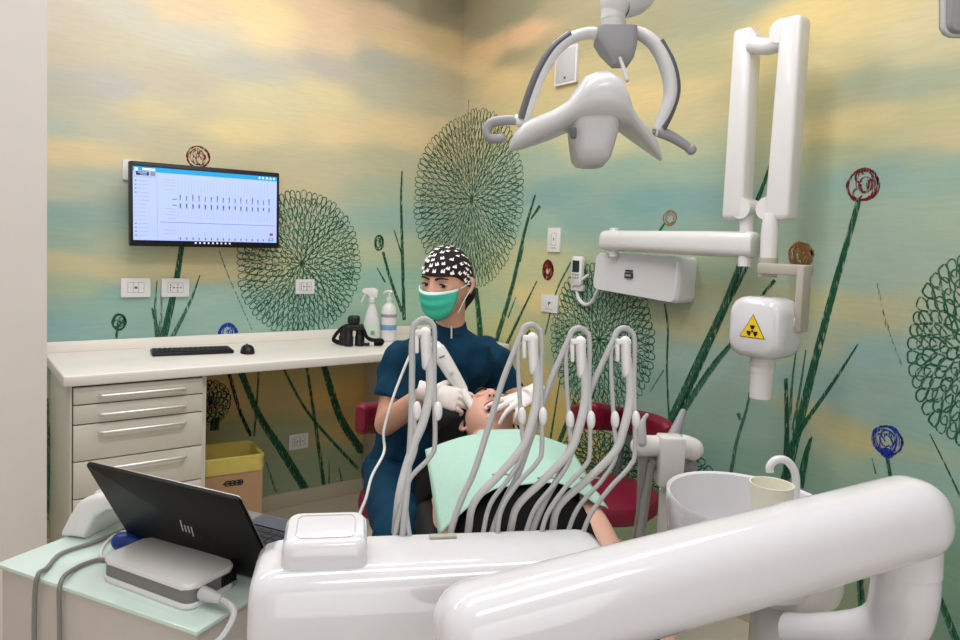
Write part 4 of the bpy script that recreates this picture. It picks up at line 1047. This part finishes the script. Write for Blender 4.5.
# ------------------------------------------------------------------ delivery unit with four whip arms
ZD = .93
rL, rR = Z(256,577.5,ZD), Z(529,565.5,ZD); ux = (rR-rL).normalized(); uy = ZA.cross(ux)
if uy.dot(FWD) < 0: uy = -uy
bk = Z(585,526,ZD); dep = (bk-rL).dot(uy); rgt = Z(606,546,ZD); wid = (rgt-rL).dot(ux)
print('UNIT', tuple(ux), dep, wid, tuple(rL), depth(rL), depth(bk))
oc = rL+ux*wid/2
t = thing('delivery_unit', 'white instrument delivery unit with grey hoses in front of the patient', 'dental unit', V((oc.x,oc.y,ZD-.17)))
b = bmn(); rings = []
def usec(u, sc=1.0, hs=1.0, drop=0):
    prof = [(dep*.98,.0-.012),(dep*.95,-.002),(dep*.6,.001),(.03,-.002),(.008,-.008),(-.004,-.03),(-.012,-.10),(-.006,-.15),(.02,-.172),(dep*.9,-.165),(dep*1.0,-.13),(dep*1.02,-.05)]
    cy_, cz_ = dep*.5, -.085
    return [rL+ux*u+uy*(cy_+(y-cy_)*sc)+ZA*(cz_+(z-cz_)*hs) for y, z in prof]
rings = [usec(-.012,.72,.70),usec(-.009,.86,.84),usec(0,.95,.94),usec(.018,.995,.99),usec(.035)]
rings += [usec(wid*f) for f in (.2,.4,.6,.8)]+[usec(wid-.03), usec(wid-.012,.97,.98), usec(wid,.90,.92), usec(wid+.006,.7,.7)]
loft(b, rings); obj('housing', b, GLOSS, t, sharp=50)
# raised keypad at left
kc = Z(325,553,ZD+.012); kc = rL+ux*((kc-rL).dot(ux))+uy*(dep*.50); kc.z = ZD
b = bmn(); kr = []
for hh, sx_, sy_ in ((-.004,.118,.085),(.015,.118,.085),(.026,.115,.082),(.032,.106,.074),(.034,.09,.06)):
    kr.append([kc+ux*q_[0]+uy*q_[1]+ZA*(hh+(.02*(q_[1]/.1)+.006)*(hh > 0)) for q_ in rr(sx_,sy_,.016,5)])
loft(b, kr); pad_ = obj('keypad', b, GLOSS, t)
b = bmn(); tube(b, [kc+ux*q_[0]+uy*q_[1]+ZA*(.0345+.006+.02*(q_[1]/.1)) for q_ in rr(.082,.054,.010,4)+[rr(.082,.054,.010,4)[0]]], .0008, n=6, sm=0); obj('keypad_border', b, LGREY, pad_)
c_ = Z(443,536,ZD+.002)
b = bmn(); box(b, c_, (.042,.012,.004), (ux,uy,ZA), bev=.001); obj('slot', b, WARMG, t)
for (tx_, ty_, k, bx1, bx2) in ((424,319,.22,393,411),(531,324.5,.84,482,497),(579,328,.93,524,540),(624,328,1.0,566,581)):
    def mp(dx): return dx if abs(dx) <= 14 else math.copysign(14+(abs(dx)-14)*k, dx)
    base1, base2 = Z(bx1,534-(bx1-393)*.03,ZD), Z(bx2,536-(bx2-393)*.03,ZD); d0 = depth(base1)
    def wp(lst, end=None):
        out = []
        for dx, dy in lst:
            f = 1-dy/205.0; out.append(P(tx_+mp(dx), ty_+dy, d0+.10*max(0,f)+.004*(dx > 4)))
        return out
    wt = wp([(0,14),(5,40),(6,72),(-1,103),(-10,125),(-37,152),(-65,178),(-78,200)])
    wt[-1] = Z(bx1-14 if k > .5 else 395, 533, ZD-.012)
    b = bmn(); tube(b, wt, [.0070,.0074,.0076,.0075,.0070,.0066,.0062,.0060], n=14, sm=6, ell=.8, up=FWD); arm_ = obj('whip_arm', b, mat('pale_whip_arm',(186,185,184),.4,var=.03), t)
    b = bmn()
    hp_ = [base2-ZA*.015]+wp([(-33,186),(-14,160),(6,138),(11,121),(10,60),(10.5,14),(7,4),(0,0),(-7,3.5),(-11,13)])
    hp_ += wp([(-30,54),(-47,100),(-64,145),(-80,175),(-92,205),(-96,235)] if k > .5 else [(-12,60),(-13,110),(-24,160),(-40,200),(-60,240)])
    tube(b, hp_, [.0040]*5+[.0044]*2+[.0052]*4+[.0052]*(6 if k > .5 else 5), n=10, sm=6); obj('instrument_hose', b, HOSE, arm_)
    b = bmn(); tube(b, [base1-ZA*.015]+wp([(-46,180),(-22,152),(-8,127),(-10,95),(-13,26),(-6,19)]), .0038, n=8, sm=6); obj('spring_rod', b, HOSE, arm_)
    cp = P(tx_-1, ty_+17, d0+.085); b = bmn(); box(b, cp-DOWN*.006, (.026,.018,.010), (RIGHT,FWD,-DOWN), bev=.003); box(b, cp-RIGHT*.010+DOWN*.012, (.007,.014,.034), (RIGHT,FWD,-DOWN), bev=.003); tube(b, [cp+RIGHT*.004-DOWN*.006, cp+RIGHT*.006+DOWN*.05], [.0098,.0080], n=12, caps='round'); obj('hose_clip', b, WHITE, arm_)
    b = bmn()
    for dx in (-9, 12): 
        rp = P(tx_+dx+(0 if k > .5 else 2), ty_+92, d0+.055); ball(b, rp, (.0075,.009,.016), (RIGHT,FWD,-DOWN), n=14, m=8)
    obj('roller', b, WHITE, arm_)
    b = bmn(); q0, q1 = wp([(-44,150),(-24,150)]); tube(b, [q0,q1], .0014, n=6, sm=0); obj('cross_pin', b, GREY, arm_)

# ------------------------------------------------------------------ big support arm in the foreground
t = thing('support_arm', 'thick glossy white jointed arm crossing the right foreground', 'arm', P(700,575,.88))
a0, a1 = P(476,633,.80), P(908,517,.93)
ad = (a1-a0).normalized(); au = (-DOWN-ad*(-DOWN).dot(ad)).normalized(); aw = ad.cross(au)
b = bmn(); rings = []
AL = (a1-a0).length
def asec(u, s):
    return [a0+ad*u+(au*q_[1]+aw*q_[0])*s for q_ in rr(.108,.112,.046,7)]
R0 = .048
for k in range(8):
    a = PI/2*(k+.2)/8; rings.append(asec(-R0*math.cos(a)*1.0, math.sin(a)**.75))
for f in (0,.1,.3,.5,.7,.9,1): rings.append(asec(AL*f, 1-.06*f))
for k in range(7,-1,-1):
    a = PI/2*(k+.2)/8; rings.append(asec(AL+R0*math.cos(a), .94*math.sin(a)**.75))
loft(b, rings); obj('arm_shell', b, GLOSS, t, sharp=60)
j0 = P(906,556,.95)
b = bmn(); cyl(b, j0-DOWN*.02, j0+DOWN*.020, .044, .043, n=36); obj('collar', b, GLOSS, t)
pth = [P(906,566,.95), P(904,596,.955), P(895,622,.97), P(868,634,1.0), P(820,634,1.06), P(790,632,1.10)]
b = bmn(); tube(b, pth, [.042,.042,.041,.036,.030,.029], n=28, sm=8); obj('elbow', b, GLOSS, t)
dk = V((a0.x,a0.y,a0.z)); b = bmn(); cyl(b, a0+ad*.02+FWD*.03-ZA*.0, a0+ad*.02+FWD*.10-ZA*.02, .035, n=24); obj('pivot', b, LGREY, t)

# ------------------------------------------------------------------ spittoon
sc0 = P(751,521,1.22)
t = thing('spittoon_unit', 'white spittoon bowl on a column behind the big arm', 'spittoon', V((sc0.x,sc0.y,0)))
b = bmn(); n = 40
def bowl_ring(r, z, tilt, cx=0):
    out = []
    for k in range(n):
        a = 2*PI*k/n; out.append(sc0+rt*(r*math.cos(a)*1.06+cx)+fw*(r*math.sin(a)*.95)+ZA*(z+tilt*(math.sin(a)*.30-.30*math.cos(a))))
    return out
rings = [bowl_ring(.045,-.115,0),bowl_ring(.085,-.112,0),bowl_ring(.115,-.095,0),bowl_ring(.132,-.05,.01),bowl_ring(.140,.03,.026),bowl_ring(.139,.036,.028),bowl_ring(.133,.033,.028),bowl_ring(.125,-.02,.01),bowl_ring(.105,-.055,0),bowl_ring(.06,-.066,0),bowl_ring(.02,-.07,0)]
loft(b, rings); obj('bowl', b, GLOSS, t)
b = bmn(); tube(b, [sc0+rt*(.045*math.cos(a))+fw*(.04*math.sin(a))-ZA*.0655 for a in [2*PI*i/16 for i in range(15)]], .0022, n=6, sm=2); obj('drain_ring', b, LGREY, t)
fc_ = P(795,505,1.24)
b = bmn(); tube(b, [P(794,508,1.25), P(796,485,1.25), P(794,470,1.25), P(786,460.5,1.25), P(776,460,1.25), P(770,466,1.25), P(770,472,1.25)], .0072, n=12, sm=6); obj('water_spout', b, GLOSS, t)
b = bmn(); ub = P(785,575,1.22)
lathe(b, [(.02,-.035),(.07,-.033),(.088,-.022),(.092,-.005),(.092,.05),(.085,.06)], ub, n=36, sx=1.05); cyl(b, ub-ZA*.035, V((ub.x,ub.y,0)), .052, .06, n=28); obj('column', b, WHITE, t)
cpc = P(770,510,1.17)
t = tag(obj('drinking_cup', (lambda b_: (lathe(b_, [(.026,-.055),(.030,-.054),(.035,.043),(.0355,.046),(.0335,.046),(.033,.043),(.028,-.048),(.005,-.05)], cpc, n=32), b_)[1])(bmn()), CREAM, loc=cpc-ZA*.055), 'cream plastic drinking cup standing beside the spittoon spout', 'cup')

# ------------------------------------------------------------------ suction holder
hp0 = P(671,450,1.62)
t = thing('suction_holder', 'white upright suction holder post with crossbar left of the spittoon', 'holder', V((P(671,520,1.62).x,P(671,520,1.62).y,0)))
foot = P(671,530,1.62)
b = bmn(); box(b, P(669.5,460,1.60), (.058,.052,.115), (rt,fw,ZA), bev=.006); lathe(b, [(.031,0),(.031,.10),(.028,.10),(.028,.125)], P(671,524,1.62)-ZA*.02, n=28); cyl(b, P(671,524,1.62)-ZA*.02, V((foot.x,foot.y,.3)), .031, n=24); obj('post', b, WHITE, t)
b = bmn(); tube(b, [P(641,446,1.60), P(660,446,1.61), P(690,449,1.64)], .0245, n=24, sm=2, caps='round'); tube(b, [P(684,446,1.64), P(692,449,1.64)], .027, n=24, sm=0, caps='round'); obj('crossbar', b, WHITE, t)
b = bmn(); ball(b, P(672,456,1.59)-FWD*.0, (.003,.003,.003)); 
for k in range(5): box(b, P(663+k*4.5,436.7,1.62), (.006,.002,.006), (rt,fw,ZA))
obj('marking', b, DGREY, t)
for kp_ in (P(651,463,1.62), P(690,466,1.66)):
    b = bmn(); ball(b, kp_, (.018,.018,.019)); obj('joint_knob', b, GREY, t)
t = thing('suction_handpiece', 'grey suction handpiece leaning up from the right end of the crossbar', 'handpiece', P(672,440,1.66), 'suction handpieces')
b = bmn(); tube(b, [P(668,446,1.66), P(676,430,1.68), P(683,412,1.70)], [.014,.013,.008], n=14, caps='round'); obj('handle', b, GREY, t)
t = thing('suction_handpiece', 'pale grey suction tip standing at the left end of the crossbar, hose below', 'handpiece', P(642,437,1.58), 'suction handpieces')
b = bmn(); tube(b, [P(642,442,1.58), P(642,428,1.58), P(644,419,1.58), P(647,415,1.58)], [.011,.009,.005,.004], n=12, caps='round'); obj('tip', b, LGREY, t)
b = bmn(); tube(b, [P(643,450,1.60), P(642,480,1.60), P(640,515,1.60), P(634,545,1.60), P(625,580,1.6)], [.011,.011,.010,.010,.010], n=10); obj('hose', b, HOSED, t)
cable('suction_hose', 'dark grey suction hose hanging beside the holder post', [P(650,466,1.60), P(647,490,1.59), P(644,512,1.58), P(640,540,1.57), P(636,580,1.55)], .010, HOSED)

# ------------------------------------------------------------------ wall x-ray unit
t = thing('xray_unit', 'white wall mounted x-ray unit with folded arms and yellow warning triangle', 'x-ray unit', B(650,280))
b = bmn(); rings = []
def quad_ring(off_l, off_r, shrink):
    cs = [(596,252),(682,256.5),(678,304.5),(592,289)]; mx0 = sum(c[0] for c in cs)/4; my0 = sum(c[1] for c in cs)/4
    pts = [(mx0+(c[0]-mx0)*shrink, my0+(c[1]-my0)*shrink) for c in cs]
    offs = [off_l,off_r,off_r,off_l]; c3 = [B(p[0],p[1],o) for p, o in zip(pts, offs)]
    out = []; m_ = sum(c3, V((0,0,0)))/4
    for i in range(4):
        p, pv, nx = c3[i], c3[i-1], c3[(i+1)%4]; d1 = (pv-p); d2 = (nx-p); r = .028
        q0, q1 = p+d1.normalized()*r, p+d2.normalized()*r
        for k in range(5):
            f = k/4; out.append((q0*(1-f)+p*f)*(1-f)+(p*(1-f)+q1*f)*f)
    return out
base_r = quad_ring(.095,.105,1.0)
wallr = [V((-.001,p.y,p.z)) for p in base_r]
mid_r = [V((p.x*.9,p.y,p.z)) for p in base_r]
cen = sum(base_r, V((0,0,0)))/len(base_r)
fr1 = [cen+(p-cen)*.985 for p in base_r]; fr2 = [V((p.x-.010,p.y,p.z)) for p in [cen+(p-cen)*.94 for p in base_r]]
loft(b, [wallr, mid_r, fr1, fr2]); hs = obj('wall_housing', b, GLOSS, t, sharp=40)
lbc = B(630,274,.106); x_, y_ = ZA.cross(NB), ZA
b = bmn(); box(b, lbc+NB*.006-ZA*.006, (.040,.024,.012), (x_,y_,NB), mi=0); box(b, lbc+NB*.006+ZA*.014, (.036,.007,.012), (x_,y_,NB), mi=0); box(b, lbc+NB*.0125-ZA*.006, (.030,.008,.0006), (x_,y_,NB), mi=1); obj('name_plate', b, [LABELD,LABELG], hs)
def barm(name, p0, p1, w0_, w1_, d_, rad, m=WHITE, par=None):
    ax_ = (p1-p0).normalized(); fx = NB-ax_*NB.dot(ax_); fx.normalize(); sx_ = ax_.cross(fx)
    b = bmn(); L_ = (p1-p0).length; rings = []
    for u, s in ((-.012,.80),(-.005,.94),(.006,1),(L_-.006,1),(L_+.005,.94),(L_+.012,.80)):
        f = min(1,max(0,u/L_)); ww = w0_+(w1_-w0_)*f
        rings.append([p0+ax_*u+(sx_*q_[0]+fx*q_[1])*s for q_ in rr(ww, d_, rad, 4)])
    loft(b, rings); return obj(name, b, m, par or t, sharp=50)
hA0, hA1 = B(606,240.5,.12), B(753,245,.20)
barm('horizontal_arm', hA0, hA1, .088, .093, .075, .03)
b = bmn(); cyl(b, B(614,252,.12)+ZA*-.02, B(614,229,.12)+ZA*.004, .02, n=20); obj('pivot_pin', b, WHITE, t)
b = bmn(); cyl(b, B(747,232,.2)-ZA*.12, B(747,215,.2), .024, n=20); obj('pivot_pin', b, WHITE, t)
barm('rear_arm', B(747.5,34,.20), B(737,216,.20), .070, .080, .075, .012)
barm('front_arm', B(795.5,22,.24), B(781,216,.24), .072, .084, .07, .012)
for (px,py,o_,r_) in ((746,209,.235,.036),(772,209,.270,.038),(751.5,42,.235,.037),(786,33,.270,.039)):
    b = bmn(); c_ = B(px,py,o_-.035); cyl(b, c_+NB*-.04, c_+NB*.036, r_, n=28); obj('knuckle', b, WHITE, t)
b = bmn(); k0_, k1_ = B(752,45,.225), B(788,40,.245)
tube(b, [k0_, mixp(k0_,k1_,.5)-ZA*.012, k1_], .028, n=18, sm=6); obj('top_link', b, WHITE, t)
b = bmn(); tube(b, [B(771,214,.26), B(770,228,.26), B(768.5,258,.26)], [.022,.027,.027], n=22, sm=3); obj('neck', b, WHITE, t)
b = bmn(); cyl(b, B(768.5,258,.26), B(767.5,277,.26), .030, .029, n=24)
y0_, y1_, y2_ = B(768,267,.27), B(802.5,272,.30), B(802.5,326,.30)
box(b, mixp(y0_,y1_,.5), ((y1_-y0_).length+.03,.05,.035), (V((0,-1,0)), V((1,0,0)), ZA), bev=.006)
box(b, mixp(y1_,y2_,.5), (.026,.055,(y1_-y2_).length+.04), (V((0,-1,0)), V((1,0,0)), ZA), bev=.008)
obj('yoke', b, WARMG, t)
b = bmn(); tc_ = B(765,327,.33); hw_, hh_ = .093, .098
rings = []
for dx, s in ((-.08,.70),(-.075,.84),(-.06,.97),(-.03,1),(.03,1),(.055,.97),(.07,.88),(.077,.74)):
    rings.append([tc_+NB*dx+V((0,-1,0))*(q_[0]*s)+ZA*(q_[1]*s) for q_ in rr(hw_*2, hh_*2, .055, 6)])
loft(b, rings); th_ = obj('tube_head', b, GLOSS, t, sharp=60)
b = bmn(); pv = B(800,322,.30); cyl(b, pv+V((0,.06,0)), pv+V((0,.002,0)), .030, n=20); obj('side_pivot', b, WHITE, th_)
b = bmn(); c_ = tc_-ZA*.085; cyl(b, c_, c_-ZA*.06, .039, .038, n=28); cyl(b, c_-ZA*.035, c_-ZA*.038, .041, n=28); cyl(b, c_-ZA*.06, c_-ZA*.145, .036, .034, n=28); obj('cone', b, WHITE, th_)
# trefoil triangle
b = bmn(); X_, Y_ = V((0,-1,0)), ZA; o_ = tc_+NB*.0978+X_*(-.035)-ZA*.008
o_ = B(752.5,328,.33+.0785)
R_ = .050
flat(b, [o_+X_*(R_*math.sin(a))+Y_*(R_*math.cos(a)-.006) for a in (0,-2*PI/3,2*PI/3)], 1)
flat(b, [o_+NB*.0006+X_*(R_*.93*math.sin(a))+Y_*(R_*.93*math.cos(a)-.006) for a in (0,-2*PI/3,2*PI/3)], 0)
for k in range(3):
    a0_ = 2*PI*k/3
    arc = [a0_-PI/6+PI/3*i/6 for i in range(7)]
    oc_ = o_-Y_*.010+NB*.0012
    flat(b, [oc_+X_*(.019*math.sin(a))+Y_*(.019*math.cos(a)) for a in arc]+[oc_+X_*(.006*math.sin(a))+Y_*(.006*math.cos(a)) for a in reversed(arc)], 1)
flat(b, [o_-Y_*.010+NB*.0012+X_*(.004*math.cos(a))+Y_*(.004*math.sin(a)) for a in [2*PI*i/12 for i in range(12)]], 1)
obj('warning_sign', b, [YELLOW,BLACK], th_, label='yellow radiation warning triangle')
# hand control
t = thing('xray_hand_control', 'small white hand control with dark display in a wall holder left of the x-ray box', 'remote', B(578,272))
c_ = B(578,271,.03)
b = bmn(); rings = []
for dx, s in ((-.012,.85),(-.006,1),(.010,1),(.016,.85)): rings.append([c_+NB*dx+V((0,-1,0))*(q_[0]*s)+ZA*(q_[1]*s) for q_ in rr(.066,.14,.016,4)])
loft(b, rings); obj('case', b, WHITE, t)
b = bmn(); box(b, c_+NB*.0165+ZA*.022, (.044,.055,.001), (V((0,-1,0)),ZA,NB)); obj('display', b, mat('lcd_dark',(38,48,52),.3), t)
b = bmn(); 
for k in range(3):
    for j in range(2): box(b, c_+NB*.0165+V((0,-1,0))*(-.015+.015*k)-ZA*(.018+.014*j), (.010,.008,.001), (V((0,-1,0)),ZA,NB))
obj('buttons', b, GREY, t)
b = bmn(); box(b, B(578,285,.018)-ZA*.012, (.075,.030,.034), (V((0,-1,0)),NB,ZA), bev=.008); box(b, B(578,276,.005), (.05,.008,.09), (V((0,-1,0)),NB,ZA), bev=.002)
tube(b, [B(572,286,.035), B(580,281,.035), B(588,275,.03)], .007, n=8); obj('holder', b, WHITE, t)
b = bmn(); tube(b, [B(577,291,.02), B(579,299,.02), B(585,304.5,.02), B(592,302,.02), B(597,292,.03), B(600,284,.03)], .009, n=10); obj('cord', b, WHITE, t)

# ------------------------------------------------------------------ overhead operating lamp
LAMPW = mat('lamp_pale_grey', (208,208,209), .3, coat=.2, var=.015)
LD = 1.46
t = thing('operating_lamp', 'white and grey dental operating lamp hanging above the patient', 'lamp', P(595,125,LD))
def Lp(px, py, dd=0): return P(px, py, LD+dd)
b = bmn(); tube(b, [Lp(650,-130,.06), Lp(655,-40,.05), Lp(640,-6,.03), Lp(628,0,.01), Lp(617,2), Lp(613,14)], [.034,.034,.034,.035,.037,.026], n=24, sm=5); cyl(b, Lp(613,10), Lp(613,20), .026, n=24); obj('neck_joint', b, LAMPW, t)
b = bmn(); cyl(b, Lp(613,19), Lp(614.5,36), .0255, .0265, n=24); obj('swivel', b, LGREY, t)
b = bmn(); rings = []
for (py, wl, wr, dd) in ((31,596,635,.046),(42,595,635.5,.046),(52,601,634,.042),(60,608,632,.034),(66,612,628,.02)):
    cx_ = (wl+wr)/2; hw_ = (wr-wl)/2*LD/F
    rings.append([Lp(cx_,py)+RIGHT*q_[0]+FWD*q_[1] for q_ in rr(hw_*2, dd*1.6, min(hw_,dd)*.35, 3)])
loft(b, rings); hub = obj('hub', b, GREY, t, sharp=30)
b = bmn(); tube(b, [Lp(620,58,-.03), Lp(623.5,68,-.04), Lp(627,80,-.05)], [.0032,.0042,.0048], n=10, caps='round'); obj('lever', b, LGREY, hub)
for s, pts in ((-1,[(606,37),(590,33),(572,38),(555,52),(541,75),(531,100),(524,122)]),(1,[(622,36),(638,33),(655,45),(667,68),(671,92),(666,112),(657,131)])):
    b = bmn(); pp = [Lp(x,y,-.01*math.sin(i/6*PI)) for i, (x,y) in enumerate(pts)]
    tube(b, pp, [.013,.012,.0115,.0115,.0115,.011,.010] if s < 0 else [.013,.013,.0145,.0155,.0155,.0145,.011], n=18, sm=6, ell=1.45, up=FWD); yk = obj('yoke_arm', b, LAMPW, t)
    b = bmn(); off = -RIGHT*.5-DOWN*.5 if s < 0 else RIGHT*.8-DOWN*.4
    rad_ = [.0145,.0150,.0165,.0165,.0155,.0125]
    strip = [p+off.normalized()*(.0075 if s < 0 else .0105) for p in pp[2:]]
    tube(b, strip, .0098, n=12, sm=6, ell=1.9, up=FWD); obj('edge_trim', b, DGREY, yk)
# winged head: loft across from the left tip to the right tip
secs = [ # px, top y, bottom y, half depth
 (509,146,151,.012),(514,134,150.5,.030),(524,124,148,.046),(538,118,143,.058),(552,113,137.5,.066),(565,105,131.5,.074),(574,92,128.5,.080),(582,81,127,.086),(592,77,126.5,.090),(604,76,126.5,.090),(615,82,127,.086),(622,96,128,.080),(627,113,131,.070),(636,122,139,.058),(646,131,148,.044),(655,142,156,.028),(661,157,161,.010)]
b = bmn(); rings = []
for (px, y0, y1, hd) in secs:
    hh = (y1-y0)/2*LD/F; c_ = Lp(px,(y0+y1)/2); ring = []
    for k in range(24):
        a = 2*PI*k/24; cs, sn = math.cos(a), math.sin(a)
        ring.append(c_+FWD*(hd*math.copysign(abs(cs)**.8,cs))-DOWN*(hh*math.copysign(abs(sn)**.8,sn))+(RIGHT*0))
    rings.append(ring)
loft(b, rings); hd_ = obj('head_shell', b, LAMPW, t, sharp=70)
b = bmn(); rings = []
for (py, wl, wr, dd) in ((122,569,617,.060),(135,570,615,.060),(150,571.5,611,.056),(160,573,608,.050),(165,577,604,.040),(167,583,599,.025)):
    cx_ = (wl+wr)/2; hw_ = (wr-wl)/2*LD/F
    rings.append([Lp(cx_,py)+RIGHT*q_[0]+FWD*q_[1] for q_ in rr(hw_*2, dd*2, min(hw_,dd)*.55, 5)])
loft(b, rings); obj('light_module', b, LGREY, t, sharp=50)
b = bmn(); box(b, Lp(573.5,133,-.062), (.012,.010,.022), (RIGHT,FWD,-DOWN), bev=.003); obj('vent_slot', b, DGREY, t)
b = bmn(); tube(b, [Lp(514,118.5), Lp(523,122.5), Lp(532,124)], [.0105,.0115,.0115], n=14); tube(b, [Lp(655,131), Lp(662,131.5)], .012, n=14, sm=0); obj('handle_socket', b, WHITE, t)
b = bmn(); tube(b, [Lp(516,120), Lp(503,120.5), Lp(491,123), Lp(486.5,130), Lp(489,137.5), Lp(498,139), Lp(502,138)], [.0105,.0105,.010,.0095,.0095,.0095,.0095], n=14, sm=5, caps='round'); obj('handle', b, GREY, t, label='curved grey handle')
b = bmn(); tube(b, [Lp(658,131), Lp(672,137), Lp(685,145), Lp(691,149.5)], [.0125,.011,.010,.0095], n=14, sm=5, caps='round'); ball(b, Lp(691,149.5), .0115); obj('handle', b, GREY, t, label='straight grey handle')

# ------------------------------------------------------------------ grey panel at the upper right
t = thing('hanging_screen', 'grey rounded panel with pale rim hanging at the upper right corner', 'screen', P(985,-20,1.3))
c_ = P(1035,-42,1.3); b = bmn(); prism(b, rr(.36,.30,.018), c_, RIGHT, -DOWN, .035, bev=.004); obj('back_shell', b, GREY, t)
b = bmn(); prism(b, rr(.368,.308,.02), c_+FWD*-.010, RIGHT, -DOWN, .010, bev=.003); obj('rim', b, LGREY, t)
b = bmn(); tube(b, [c_-DOWN*.1+FWD*.0, c_-DOWN*.4, V((c_.x,c_.y,3.1))], .02, n=12, sm=2); obj('drop_rod', b, WHITE, t)

for o in bpy.data.objects:
    if '_w' in o.keys(): del o['_w']
